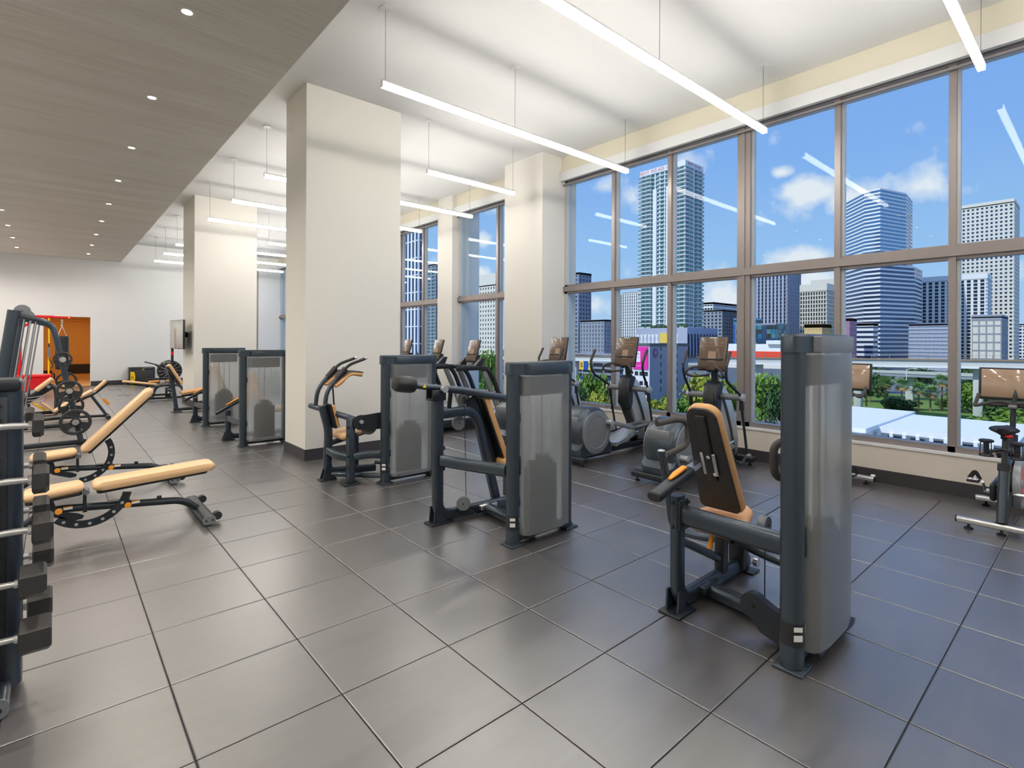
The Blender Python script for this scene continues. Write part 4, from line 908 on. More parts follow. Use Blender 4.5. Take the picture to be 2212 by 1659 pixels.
# ---------------------------------------------------------------- adjustable benches
def bench(loc, label, back_deg):
    p = thing('adjustable_bench', label, 'bench', loc, group='adjustable benches with cream pads')
    fr = G().tube([(-.46, 0, .05), (-.28, 0, .10), (-.08, 0, .245), (.04, 0, .268), (.93, 0, .17), (1.06, 0, .055)], .033, 14, fr=.13).obj('main_frame', 'steel_dark', p)
    fs = G().tube([(1.07, -.41, .05), (1.07, .41, .05)], (.052, .038), 16, ex=3).obj('front_foot', 'steel_dark', p)
    for s in (-1, 1):
        e = G().tube([(1.07, s * .41, .05), (1.07, s * .418, .05)], (.053, .039), 16, ex=3).obj('foot_cap', 'grey_plastic', fs)
        g = G(); [g.cyl((1.07 + k * .026, s * .417, .05), (1.07 + k * .026, s * .4205, .05), .009, 10) for k in (-1, 1)]; each(g, 'cap_bolt', 'black', e)
        G().cyl((1.15, s * .36, .062), (1.15, s * .30, .062), .036, 18).obj('wheel', 'black', fs)
        G().cyl((1.10, s * .33, .062), (1.15, s * .33, .062), .014, 8).obj('wheel_bracket', 'steel_dark', fs)
    G().tube([(-.46, -.30, .045), (-.46, .30, .045)], (.045, .036), 14, ex=3).obj('rear_foot', 'steel_dark', p)
    st = G().prism(list(reversed(pad_outline(.195, .12, .135, .05, .05))), .07, Mx((.005, 0, .425), ry=-.07), bev=.024).obj('seat_pad', 'tan', p, angle=60)
    G().prism(list(reversed(pad_outline(.18, .10, .11, .03, .03))), .035, Mx((.008, 0, .382), ry=-.07), bev=.006).obj('seat_backing', 'black', st)
    a = math.radians(back_deg)
    o = Vector((.245, 0, .415)); d = Vector((math.cos(a), 0, math.sin(a))); n = Vector((-math.sin(a), 0, math.cos(a)))
    M = frame3(o + d * .475 + n * .012, d, (0, 1, 0))
    bk = G().prism(list(reversed(pad_outline(.465, .135, .135, .05, .05))), .07, M, bev=.024).obj('back_pad', 'tan', p, angle=60)
    G().prism(list(reversed(pad_outline(.42, .09, .10, .03, .03))), .035, M @ Matrix.Translation((-.02, 0, -.045)), bev=.006).obj('back_backing', 'black', bk)
    hinge = G().tube([(.215, -.06, .385), (.215, .06, .385)], .022, 12).obj('hinge', 'grey_plastic', p)
    for s in (-1, 1): G().prism([(-.014, 0), (.014, 0), (.010, .17), (-.010, .17)], .006, frame3((.205, s * .042, .215), (1, 0, 0), (.08, 0, 1))).obj('hinge_plate', 'steel_dark', hinge)
    # curved index plate under the back rest
    c = Vector((.22, 0, .40)); R = .285; w = .032
    a0 = a - .28; a1 = a0 - 2.1
    pts = [(c.x + (R + w) * math.cos(a0 + (a1 - a0) * k / 16), c.z + (R + w) * math.sin(a0 + (a1 - a0) * k / 16)) for k in range(17)] + \
          [(c.x + (R - w) * math.cos(a1 + (a0 - a1) * k / 16), c.z + (R - w) * math.sin(a1 + (a0 - a1) * k / 16)) for k in range(17)]
    ip = G(); n_ = len(pts) // 2; vs = []; fs_ = []
    for y in (-.005, .005): vs += [(q[0], y - .04, q[1]) for q in pts]
    m = len(pts)
    for k in range(n_ - 1):
        fs_.append((k, k + 1, m - 2 - k, m - 1 - k)); fs_.append((m + m - 1 - k, m + m - 2 - k, m + k + 1, m + k))
    for k in range(m): fs_.append((k, k + m, (k + 1) % m + m, (k + 1) % m))
    ip.add(vs, fs_); ip = ip.obj('index_plate', 'steel_dark', p, smooth=False)
    g = G()
    for k in range(6):
        t = a0 + (a1 - a0) * (.16 + .15 * k); g.lathe([(.013, 0), (.013, .0022)], frame3((c.x + R * math.cos(t), -.0472, c.z + R * math.sin(t)), (1, 0, 0), (0, 0, 1)), 12)
    each(g, 'index_hole', 'chrome_dull', ip)
    sp = G().prism([(-.06, .36), (.0, .36), (.03, .26), (.16, .215), (.20, .19), (.19, .165), (.14, .16), (-.01, .22)][::-1], .01, frame3((0, -.04, 0), (1, 0, 0), (0, 0, 1))).obj('seat_index_plate', 'steel_dark', p, smooth=False)
    for x, z in ((.035, .262), (.50, .222)):
        k = G().cyl((x, -.03, z), (x, -.062, z), .014, 10).obj('knob_stem', 'black', fr); G().lathe([(.024, 0), (.026, .006), (.024, .014), (.014, .016)], frame3((x, -.06, z), (1, 0, 0), (0, 0, 1)), 18).obj('pull_knob', 'orange', k)
        G().bb(x + .03, x + .09, -.0345, -.0335, z - .004, z + .014).obj('warning_sticker', 'sticker', fr, smooth=False); G().bb(x + .03, x + .09, -.0347, -.0337, z + .014, z + .022).obj('sticker_band', 'orange', fr, smooth=False)
    G().rbox((.44, 0, .262), (.16, .08, .008), .003, n=3).obj('rest_plate', 'steel_dark', fr); G().cyl((.74, 0, .21), (.74, 0, .245), .02, 12).obj('bumper', 'black', fr)
    return p
bench((0, 5.80, 0), 'flat cream padded bench nearest the dumbbells', 3.0)
bench((0, 7.60, 0), 'cream padded bench with its backrest raised steeply', 46.0)

# ---------------------------------------------------------------- dumbbell tower
rk = thing('dumbbell_rack', 'dark grey upright dumbbell tower at the left edge', 'rack', (-.21, 3.53, 0))
body = G().tube([(0, 0, .03), (0, 0, 1.44)], (.085, .10), 24, ex=4).obj('column', 'steel', rk)
G().rbox((0, 0, 1.47), (.19, .22, .06), .02, n=4).obj('top_cap', 'steel_dark', rk)
G().rbox((0, -.106, .74), (.10, .02, 1.36), .008, n=3).obj('front_cover', 'steel_dark', body)
ft = G().tube([(0, -.28, .045), (0, .30, .045)], (.065, .045), 18, ex=3).obj('foot', 'steel', rk)
G().tube([(.0, -.29, .045), (0, -.28, .045)], (.066, .046), 18, ex=3).obj('foot_cap', 'grey_plastic', ft); G().cyl((.03, -.295, .04), (.03, -.289, .04), .012, 10).obj('foot_bolt', 'black', ft)
tiers = (1.26, 1.01, .78, .54, .28)
for z in tiers:
    g = G()
    for s in (-1, 1): g.rbox((-.035, s * .165, z - .085), (.085, .10, .075), .012, n=3)
    each(g, 'saddle', 'black', rk)
    g = G(); [bolt(g, (.02, -.116, z + k), (0, -1, 0), .012, .005) for k in (.05, .115)]; each(g, 'cover_bolt', 'black', body)
def dumbbell(loc, label, size, hl, group):
    d = thing('dumbbell', label, 'dumbbell', loc, group=group)
    M = frame3((0, 0, 0), (0, 1, 0), (0, 0, 1))          # local z -> +x
    g = G().tube([(-.26, 0, 0), (-.22, 0, .0), (-.16, 0, .003), (-.10, 0, .003), (-.03, 0, 0)], [.013, .0135, .0165, .0165, .0135], 14); h = g.obj('handle', 'chrome_dull', d)
    for s in (1, -1):
        o = (0 if s == 1 else -.26)
        prof = [(size * .46, 0), (size * .56, .006), (size * .56, hl - .012), (size * .48, hl)]
        MM = Matrix.Translation((o - (0.03 if s == 1 else 0), 0, 0)) @ (M if s == 1 else frame3((0, 0, 0), (0, 1, 0), (0, 0, -1)))
        MM = MM @ Matrix.Rotation(pi / 6 * 0, 4, 'Z')
        hd = G().lathe(prof, MM, 6).obj('head', 'hexrubber', d, angle=20); G().lathe([(.022, -.014), (.022, .002)], MM, 14).obj('collar', 'chrome', hd)
    return d
near = ((1.285, .10, .042), (1.03, .125, .062), (.795, .135, .078), (.555, .145, .10), (.30, .155, .118))
wn_ = ('top', 'second', 'third', 'fourth', 'bottom')
for k, (z, s, hl) in enumerate(near):
    dumbbell((-.045 - (.045 if k > 2 else 0), 3.34, z), f'black hex dumbbell on the {wn_[k]} shelf of the tower, camera side', s, hl, 'hex dumbbells on the tower')
    dumbbell((-.05 - (.03 if k == 0 else 0) - (.02 if k > 3 else 0), 3.72, z), f'black hex dumbbell on the {wn_[k]} shelf of the tower, far side', s * .93, hl * .85, 'hex dumbbells on the tower')

# ---------------------------------------------------------------- smith machine and its plates
sm = thing('smith_machine', 'dark grey leaning cage machine with guide rods behind the dumbbell tower', 'gym machine', (0, 10.85, 0))
for y in (0, 2.25):
    a = G().tube([(-1.5, y, .05), (.40, y, .05)], (.04, .04), 14, ex=3).obj('base_rail', 'steel_dark', sm)
    g = G(); g.rbox((.36, y, .008), (.16, .14, .016), .005, n=3); each(g, 'foot_plate', 'steel', a)
    G().tube([(.335, y, .05), (.045, y, 1.62), (-.02, y, 1.93), (-.24, y, 2.0), (-.46, y, 2.06)], .038, 14, fr=.28, nf=8).obj('front_leg', 'steel', sm)
    G().tube([(-.70, y, .03), (-.45, y, 2.12)], .075, 20, ex=2.6).obj('leaning_column', 'steel', sm)
    for x in (-.34, -.265, -.20): G().cyl((x - .20, y + .02, .35), (x, y + .02, 1.99), .013, 8).obj('guide_rod', 'chrome', sm)
    pulley(sm, (-.36, y + .05, 2.11), (0, 1, 0), .10, .04)
    for (x, z) in ((.105, 1.375), (.185, .885), (.26, .395)): G().cyl((x, y - .30 if y == 0 else y, z), (x, y + .05 if y == 0 else y + .3, z), .025, 12).obj('plate_horn', 'chrome', sm)
for (x, z) in ((-.46, 2.06), (-1.45, .05)): G().tube([(x, 0, z), (x, 2.25, z)], (.04, .04), 12, ex=3).obj('cross_tube', 'steel_dark', sm)
G().cyl((-.36, -.15, 1.02), (-.36, 2.4, 1.02), .015, 10).obj('barbell', 'chrome', sm)
def plate_mesh(r):
    g = G(); t = .016 + r * .08; M = frame3((0, 0, 0), (1, 0, 0), (0, 0, 1))
    g.lathe([(r * .80, -t), (r * .97, -t), (r, -t * .7), (r, t * .7), (r * .97, t), (r * .80, t), (r * .77, t * .6), (r * .77, -t * .6)], M, 40, close=True)
    g.lathe([(.026, -t), (r * .30, -t), (r * .34, -t * .6), (r * .34, t * .6), (r * .30, t), (.026, t)], M, 28, close=True)
    for k in range(3):
        a0 = math.radians(90 + 120 * k); h = .62
        poly = [(r * .2 * math.cos(a0 - h * 1.2), r * .2 * math.sin(a0 - h * 1.2))] + [(r * .80 * math.cos(a0 + h * (j / 5 - .5) * 1.35), r * .80 * math.sin(a0 + h * (j / 5 - .5) * 1.35)) for j in range(6)] + [(r * .2 * math.cos(a0 + h * 1.2), r * .2 * math.sin(a0 + h * 1.2))]
        g.prism(poly, t * 1.1, M)
    return g
def weight_plate(loc, r, label):
    p = thing('weight_plate', label, 'weight plate', loc, group='black plates on the cage machine')
    plate_mesh(r).obj('disc', 'rubber', p, angle=30)
    M = frame3((0, 0, 0), (1, 0, 0), (0, 0, 1)); t = .016 + r * .08
    G().lathe([(.0255, -t * 1.05), (.042, -t * 1.05), (.042, t * 1.05), (.0255, t * 1.05)], M, 22, close=True).obj('hub_ring', 'chrome_dull', p)
for (x, z, r, nm) in ((.105, 1.375, .118, 'smallest black weight plate, highest on the cage machine leg'), (.185, .885, .165, 'middle black weight plate facing the room on the cage machine leg'), (.26, .395, .20, 'largest black weight plate, lowest on the cage machine leg')):
    weight_plate((x, 10.63, z), r, nm)
for (x, z, r, nm) in ((.185, .885, .165, 'black weight plate behind the middle one on the far leg'), (.26, .395, .20, 'black weight plate behind the largest one on the far leg')):
    weight_plate((x, 13.3, z), r, nm)

# ---------------------------------------------------------------- equipment farther back
db = thing('decline_bench', 'stepped decline bench with three tan pads behind the weight plates', 'bench', (.4, 14.2, 0))
def LB(x, z, y=0): return (x - .4, y, z)
def padbar(p, a, b, w=.14, t=.035, nm='pad', m='tan'):
    return G().tube([a, b], (w, t), 14, up=(0, 0, 1), ex=3.4).obj(nm, m, p, angle=60)
for (a, b, w, nm) in ((LB(.03, .22), LB(.29, .42), .16, 'seat_pad'), (LB(.33, .43), LB(.62, .60), .14, 'back_pad'), (LB(.66, .60), LB(.85, .80), .12, 'head_pad')): padbar(db, a, b, w, .035, nm)
G().tube([LB(.02, .15), LB(.30, .35), LB(.66, .53), LB(.90, .76)], (.05, .02), 10, fr=.08, ex=4).obj('pad_rail', 'black', db)
G().tube([LB(.60, .50), LB(.86, .06)], .028, 10).obj('support_strut', 'steel', db)
G().tube([LB(.88, .04, -.25), LB(.88, .04, .25)], (.04, .03), 10, ex=3).obj('front_foot', 'black', db)
G().tube([LB(-.25, .05), LB(.15, .07), LB(.9, .05)], .03, 10).obj('floor_rail', 'steel_dark', db)
G().tube([LB(-.25, .04, -.25), LB(-.25, .04, .25)], (.04, .03), 10, ex=3).obj('rear_foot', 'black', db)
G().tube([LB(.80, .42, -.05), LB(.90, .30, -.05)], (.012, .03), 8).obj('lever', 'orange', db)
lp_ = thing('leg_press_machine', 'plate loaded leg machine with a rounded tan pad and yellow levers at far left', 'gym machine', (-.2, 15.6, 0))
def LP(x, z, y=0): return (x + .2, y, z)
G().tube([LP(-.62, .20), LP(-.02, .66)], (.04, .075), 12, ex=3).obj('swing_beam', 'steel_dark', lp_)
G().cyl(LP(-.08, .63, -.06), LP(-.08, .63, .06), .035, 16).obj('pivot_cap', 'silver_plastic', lp_)
G().tube([LP(-.1, .66), LP(.03, .62), LP(.06, .40), LP(.05, .03)], .045, 12, fr=.14).obj('post', 'steel', lp_)
padbar(lp_, LP(-.28, .56), LP(-.02, .80), .20, .05, 'back_pad'); padbar(lp_, LP(-.22, .30), LP(.02, .06), .16, .03, 'seat_pad')
for y in (-.12, .02): G().tube([LP(-.36, .30, y), LP(-.12, .10, y)], .018, 8).obj('lever', 'yellow', lp_)
G().tube([LP(-.6, .05, -.4), LP(-.6, .05, .4)], .035, 10).obj('rear_foot', 'steel_dark', lp_); G().tube([LP(-.6, .05), LP(.3, .05)], .035, 10).obj('floor_rail', 'steel_dark', lp_)
for k in range(3): G().cyl(LP(-.42, .30 + .06 * k, -.34), LP(-.15, .34 + .06 * k, -.34), .012, 8).obj('plate_horn', 'chrome', lp_)
G().rbox(LP(-.40, .40, -.3), (.05, .05, .5), .01, n=3).obj('horn_post', 'steel_dark', lp_)
le = thing('leg_extension_machine', 'leg extension machine with upright tan backrest and slanted seat left of the frosted towers', 'gym machine', (2.3, 14.35, 0))
def LE(x, z, y=0): return (x - 2.3, y, z)
padbar(le, LE(2.25, .66), LE(2.0, 1.10), .17, .04, 'back_pad'); G().tube([LE(2.20, .62), LE(1.955, 1.06)], (.14, .015), 10, up=(1, 0, .5), ex=4).obj('pad_backing', 'black', le)
G().tube([LE(2.02, .95), LE(2.10, .52), LE(2.16, .03)], (.035, .045), 12, fr=.1, up=(1, 0, 0), ex=3).obj('rear_post', 'steel', le)
G().rbox(LE(2.16, .008), (.22, .12, .016), .005, n=3).obj('foot_plate', 'steel_dark', le)
padbar(le, LE(2.24, .44), LE(2.68, .50), .18, .04, 'seat_pad', 'tan_dark'); G().tube([LE(2.26, .36), LE(2.7, .42)], .025, 10).obj('seat_rail', 'steel_dark', le)
G().rbox(LE(2.55, .20), (.08, .08, .38), .01, n=3).obj('seat_post', 'steel', le)
G().tube([LE(2.1, .06), LE(2.9, .06)], (.04, .035), 10, ex=3).obj('floor_rail', 'steel_dark', le)
G().rbox(LE(2.80, .10, -.1), (.22, .14, .02), .005, n=3).obj('foot_rest', 'steel_dark', le)
pc = thing('prone_curl_bench', 'low arched machine with a long cream pad before the back wall', 'gym machine', (2.1, 17.5, 0))
def PC(x, z, y=0): return (x - 2.1, y, z)
padbar(pc, PC(1.40, .56), PC(2.14, .44), .16, .03, 'long_pad'); G().tube([PC(1.45, .49), PC(2.12, .38)], (.12, .018), 10, ex=4).obj('pad_backing', 'black', pc)
G().tube([PC(1.95, .37), PC(1.72, .02)], .03, 10).obj('front_leg', 'steel', pc); G().rbox(PC(1.70, .008), (.16, .2, .016), .005, n=3).obj('foot_plate', 'steel_dark', pc)
G().tube([PC(2.05, .03), PC(2.15, .40), PC(2.75, .40), PC(2.85, .03)], .035, 12, fr=.16).obj('arch_frame', 'steel', pc)
for (x0, x1) in ((1.97, 2.22), (2.38, 2.58)): G().tube([PC(x0, .515), PC(x1, .525)], .038, 14).obj('roller_pad', 'tan_dark', pc)
G().tube([PC(1.92, .58), PC(2.55, .61)], .024, 10).obj('roller_bar', 'steel_dark', pc); G().rbox(PC(2.30, .50), (.12, .06, .10), .01, n=3).obj('roller_clamp', 'chrome_dull', pc); G().rbox(PC(2.32, .42), (.05, .05, .06), .01, n=3).obj('pop_pin', 'orange', pc)
G().rbox(PC(2.48, .20), (.24, .03, .28), .02, n=3).obj('sign_plate', 'black', pc)
g = G(); [g.bb(PC(2.41, 0)[0], PC(2.55, 0)[0], -.0165, -.0155, .29 - k * .02, .296 - k * .02) for k in range(2)]; g.bb(PC(2.42, 0)[0], PC(2.46, 0)[0], -.0165, -.0155, .14, .22); g.bb(PC(2.49, 0)[0], PC(2.54, 0)[0], -.0165, -.0155, .10, .20)
each(g, 'sign_print', 'sticker', pc.children[-1] if False else kids(pc)[-1], smooth=False)
G().tube([PC(1.95, .05), PC(2.95, .05)], (.04, .03), 10, ex=3).obj('floor_rail', 'steel_dark', pc); G().tube([PC(1.9, .14), PC(2.6, .15)], .03, 10).obj('cross_bar', 'black', pc)
# red rig, heavy bag, straps
rg = thing('boxing_rig', 'bright red hanging rig with a broad red base near the doorway', 'rig', (-.5, 21.5, 0))
def RG(x, z, y=0): return (x + .5, y, z)
G().rbox(RG(-.35, 2.37), (.70, .09, .085), .008, n=3).obj('arm', 'red', rg); G().rbox(RG(.19, 2.365), (.46, .07, .065), .008, n=3).obj('arm_tip', 'red', rg)
G().prism([(-.80, 2.00), (-.72, 2.00), (-.25, 2.30), (-.45, 2.30)], .07, frame3((.5, 0, 0), (1, 0, 0), (0, 0, 1))).obj('brace', 'red', rg, smooth=False)
G().rbox(RG(-.78, 1.2), (.12, .12, 2.4), .01, n=3).obj('post', 'red', rg)
b = G().prism([(-1.2, .02), (-.62, .10), (-.10, .36), (-.06, .40), (-.06, .52), (-1.2, .50)], .70, frame3((.5, 0, 0), (1, 0, 0), (0, 0, 1)), bev=.02).obj('base', 'red', rg, angle=30)
G().rbox(RG(-.62, .57), (1.14, .62, .09), .015, n=3).obj('base_lid', 'red', b)
G().prism([(-.03, -.025), (.03, -.025), (0, .03)], .004, frame3(RG(.36, 2.365, -.037), (1, 0, 0), (0, 0, 1))).obj('warning_label', 'yellow', rg, smooth=False)
G().tube([RG(-.05, .62, .25), RG(.02, .60, .28), RG(.02, .40, .3)], .02, 8, fr=.05).obj('hose', 'black', rg)
hb_ = thing('heavy_bag', 'black leather punching bag on chains in front of the ochre doorway', 'punching bag', (.195, 21.5, .74))
bg = G().lathe([(.10, 0), (.155, .02), (.165, .06), (.165, .98), (.155, 1.04), (.10, 1.05)], None, 28).obj('bag', 'black', hb_, angle=50)
G().lathe([(.167, .93), (.167, .97)], None, 28).obj('strap_band', 'steel_dark', bg)
for k in range(4):
    a = pi / 4 + k * pi / 2; G().cyl((.15 * math.cos(a), .15 * math.sin(a), 1.03), (.16, 0, 1.36) if False else (0, 0, 1.36), .008, 6).obj('chain', 'chrome_dull', hb_)
g = G()
for k in range(6): g.lathe([(.018, -.005), (.026, 0), (.018, .005)], Mx((0, 0, 1.375 + k * .036), rx=pi / 2, rz=k * pi / 2), 10)
each(g, 'chain_link', 'chrome_dull', hb_)
sx_ = thing('suspension_straps', 'yellow and black suspension straps hanging from the red rig', 'straps', (-.11, 21.4, .5))
G().bb(-.018, .018, -.003, .003, 1.05, 1.83).obj('upper_strap', 'yellow', sx_, smooth=False); G().rbox((0, 0, 1.0), (.03, .02, .12), .008, n=3).obj('carabiner', 'black', sx_); G().bb(-.03, .03, -.004, .004, .62, .96).obj('webbing', 'grey_plastic', sx_, smooth=False)
G().bb(-.025, .015, -.004, .004, .12, .6).obj('lower_strap', 'yellow', sx_, smooth=False); G().tube([(.0, 0, .58), (.08, 0, .45), (.09, 0, .32), (.02, 0, .30)], .012, 8, fr=.05).obj('handle', 'black', sx_)
# wall-mounted television on the back pillar, plyo box, odds and ends
tv = thing('television', 'flat television on a bracket on the left side of the back pillar', 'television', (2.40, 15.85, 1.44))
M = Matrix.Rotation(0, 4, 'Z'); G().rbox((0, 0, .38), (.05, 1.25, .74), .012, Mx(rz=.08), n=3).obj('back_case', 'black', tv)
G().rbox((-.026, 0, .38), (.006, 1.22, .71), .002, Mx(rz=.08), n=3).obj('screen', 'tv_screen', tv); G().rbox((.125, 0, .38), (.2, .12, .14), .02, n=3).obj('wall_bracket', 'black', tv)
px_ = thing('plyo_box', 'black plyo box with a yellow 30 panel against the back wall', 'box', (2.51, 24.2, 0))
G().rbox((0, 0, .32), (.80, .5, .64), .02, n=4).obj('box', 'steel_dark', px_); G().rbox((.06, -.252, .28), (.56, .006, .5), .002, n=3).obj('front_panel', 'rubber', px_)
G().prism([(-.075, -.24), (.05, -.2), (.075, .0), (.05, .20), (-.075, .22)], .006, frame3((-.29, -.254, .27), (1, 0, 0), (0, 0, 1))).obj('number_panel', 'yellow', px_, smooth=False)
text_obj('number', '30', .12, frame3((-.30, -.259, .26), (0, 0, 1), (-1, 0, 0)), 'black', px_); G().prism([(-.05, -.035), (.05, -.035), (0, .05)], .004, frame3((.05, -.254, .57), (1, 0, 0), (0, 0, 1))).obj('badge', 'yellow', px_, smooth=False)
pb_ = thing('punch_post', 'black bent-over pole rising beside the television', 'pole', (2.6, 18.0, 0))
G().tube([(0, 0, .02), (0, 0, 1.98), (.10, 0, 2.07), (.35, 0, 2.07)], .035, 12, fr=.14).obj('pole', 'black', pb_); G().rbox((0, -.02, 1.55), (.09, .09, .16), .02, n=3).obj('control_box', 'silver_plastic', pb_); G().tube([(0, 0, 1.24), (0, 0, 1.34)], .0365, 12).obj('red_band', 'red', pb_); G().rbox((.06, 0, .01), (.4, .4, .02), .008, n=3).obj('base_plate', 'black', pb_)
ab_ = thing('air_bike', 'black fan bike half hidden behind the back pillar', 'exercise bike', (2.62, 19.3, 0))
G().lathe([(.30, -.09), (.33, -.05), (.33, .05), (.30, .09)], frame3((.10, 0, .72), (1, 0, 0), (0, 0, 1)), 30).obj('fan_cage', 'black', ab_)
g = G()
for k in range(14): a = 2 * pi * k / 14; g.tube([(.10 + .06 * math.cos(a), -.105, .72 + .06 * math.sin(a)), (.10 + .30 * math.cos(a), -.10, .72 + .30 * math.sin(a))], .005, 5)
tag(g.obj('cage_wires', 'chrome_dull', ab_), kind='stuff'); text_obj('lettering', 'SCHW', .09, frame3((.05, -.12, .98), (1, 0, .0), (0, 0, 1)), 'sticker', ab_)
G().tube([(.15, 0, .42), (-.5, 0, .42)], (.04, .05), 10, ex=3).obj('frame', 'black', ab_); G().rbox((.1, 0, .04), (.08, .55, .06), .01, n=3).obj('front_foot', 'black', ab_); G().rbox((-.5, 0, .04), (.08, .55, .06), .01, n=3).obj('rear_foot', 'black', ab_)
G().tube([(.1, 0, .06), (.12, 0, .44)], .03, 10).obj('fork', 'black', ab_); G().tube([(-.5, 0, .06), (-.45, 0, .44)], .03, 10).obj('seat_tube', 'black', ab_)
for s in (-1, 1): G().tube([(.0, s * .2, .45), (-.2, s * .25, .9), (-.52, s * .25, 1.0)], .018, 8, fr=.1).obj('handle', 'black', ab_)
G().rbox((-.45, 0, .80), (.26, .22, .06), .03, n=4).obj('saddle', 'black', ab_)
sw = thing('switch_plate', 'small white switch plate with blue mark on the back pillar', 'switch', (2.632, 15.2, 1.36))
G().bb(-.006, 0, -.06, .06, -.06, .06).obj('plate', 'white_plastic', sw, smooth=False); mat('blue', s2l(30, 90, 190), .4); G().bb(-.009, -.006, -.025, .025, -.035, .035).obj('mark', 'blue', sw, smooth=False)
for (x, y) in ((1.55, 21.9), (1.62, 19.6)):
    o = G().bb(x - .18, x + .18, y - .03, y + .03, .0005, .004).obj('floor_socket', 'black', smooth=False); tag(o, 'thin dark floor box lid before the back wall' + (', the farther one' if y > 20 else ', the nearer one'), 'floor box', 'floor box lids')
# ---------------------------------------------------------------- the city outside (ground 18 m below the gym floor)
ZG = -18.0
mat('asphalt', s2l(120, 122, 124), .9, var=.12, vscale=.15); mat('grass', s2l(110, 140, 60), .95, var=.25, vscale=.3)
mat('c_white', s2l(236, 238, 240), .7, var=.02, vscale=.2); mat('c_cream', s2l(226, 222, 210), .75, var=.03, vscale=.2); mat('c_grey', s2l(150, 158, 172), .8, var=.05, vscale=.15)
mat('c_dgrey', s2l(96, 100, 106), .8, var=.06, vscale=.2); mat('c_lilac', s2l(176, 184, 205), .8, var=.03, vscale=.2)
mat('g_teal', s2l(96, 140, 140), .18, .35, var=.18, vscale=.6); mat('g_blue', s2l(110, 150, 185), .08, .75, var=.05, vscale=.2); mat('g_dark', s2l(52, 58, 66), .2, .2, var=.2, vscale=.5)
mat('g_navy', s2l(60, 84, 120), .14, .5, var=.1, vscale=.4); mat('g_bronze', s2l(88, 80, 74), .2, .3, var=.2, vscale=.6); mat('g_cyan', s2l(40, 130, 160), .15, .4, var=.5, vscale=.35)
mat('magenta', s2l(245, 40, 170), .6, var=.08, vscale=.5); mat('oval_purple', s2l(140, 84, 138), .6); mat('mural_yellow', s2l(245, 208, 96), .7); mat('pink_text', s2l(214, 120, 132), .7)
mat('c_red', s2l(240, 74, 48), .6, var=.03); mat('c_yellow', s2l(222, 196, 138), .8, var=.05); mat('c_pink', s2l(176, 136, 160), .8, var=.05); mat('steel_rail', s2l(150, 128, 108), .7, var=.1); mat('concrete', s2l(196, 198, 196), .85, var=.06, vscale=.3)
mat('leaf', s2l(104, 138, 44), .75, var=.55, vscale=.9); mat('leaf_yellow', s2l(150, 158, 48), .75, var=.45, vscale=.9); mat('leaf_dark', s2l(58, 92, 44), .75, var=.5, vscale=.9); mat('palm_leaf', s2l(112, 150, 84), .6, var=.4, vscale=.8); mat('bark', s2l(150, 124, 96), .9, var=.2); mat('palm_dead', s2l(196, 160, 110), .9, var=.2)
struct('ground', 'grey street level far below the windows', 'ground', G().bb(20, 1400, -300, 900, ZG - 1, ZG), 'asphalt', smooth=False)
tag(G().bb(150, 240, 10, 60, ZG, ZG + .15).obj('lawn', 'grass', smooth=False), 'mown grass under the palm row', 'grass', kind='stuff')

def building(name, label, x0, x1, y0, y1, zt, glass, wall, nf, nl, nr, pier=.35, span=.4, dp=.5, slab=0.0, roof=True, cat='building', zb=ZG, group=None, top=0.0):
    """core of glass; wall grid (piers and floor bands) stands proud on the two faces towards the gym (-x and -y)"""
    b = thing(name, label, cat, (x0, y0, zb), group=group)
    W, D, Hh = x1 - x0, y1 - y0, zt - zb
    G().bb(0, W, 0, D, 0, Hh).obj('glass_core', glass, b, smooth=False)
    fh = (Hh - top) / nf
    if span > 0:
        g = G()
        for k in range(nf + 1):
            z = k * fh; h = fh * span
            g.bb(-dp - slab, 0, -dp - slab, D + slab, z - h / 2, z + h / 2); g.bb(0, W + slab, -dp - slab, 0, z - h / 2, z + h / 2)
        tag(g.obj('floor_bands', wall, b, smooth=False), kind='stuff')
    if pier > 0:
        g = G()
        for (n, L, ax) in ((nl, D, 1), (nr, W, 0)):
            if not n: continue
            w = L / n
            for k in range(n + 1):
                c = k * w; a = max(c - w * pier / 2, 0); e = min(c + w * pier / 2, L)
                if ax: g.bb(-dp * .9, 0, a, e, 0, Hh)
                else: g.bb(a, e, -dp * .9, 0, 0, Hh)
        tag(g.obj('piers', wall, b, smooth=False), kind='stuff')
    if roof: G().bb(-dp, W + .2, -dp, D + .2, Hh - max(top, fh * .4), Hh + fh * .3).obj('roof_parapet', wall, b, smooth=False)
    return b
b = building('apartment_tower', 'tallest white and teal balcony tower with red rental lettering on top', 330, 353.1, 195.5, 230.9, 124.1, 'g_teal', 'c_white', 38, 9, 4, .22, .16, .5, 0, False, zb=11.5)
g = G()
for k in range(38):
    z = k * 112.6 / 38
    g.bb(-2.2, 0, 0, 11, z, z + .55); g.bb(-2.2, 8, -2.0, 0, z, z + .55); g.bb(-2.2, 0, 26, 37, z, z + .55); g.bb(13, 23.6, -1.6, 0, z, z + .55); g.bb(-1.4, 0, 16, 21, z, z + .5)
tag(g.obj('balcony_slabs', 'c_white', b, smooth=False), kind='stuff')
g = G()
for k in range(38):
    z = k * 112.6 / 38 + .55
    g.bb(-2.2, -2.1, 0, 11, z, z + .9); g.bb(-2.2, 8, -2.0, -1.9, z, z + .9); g.bb(-2.2, -2.1, 26, 37, z, z + .9); g.bb(13, 23.6, -1.6, -1.5, z, z + .9)
tag(g.obj('balcony_rails', 'g_teal', b, smooth=False), kind='stuff')
for (y0, y1) in ((11, 14), (22, 25)): G().bb(-1.2, 0, y0, y1, 0, 101).obj('white_fin', 'c_white', b, smooth=False)
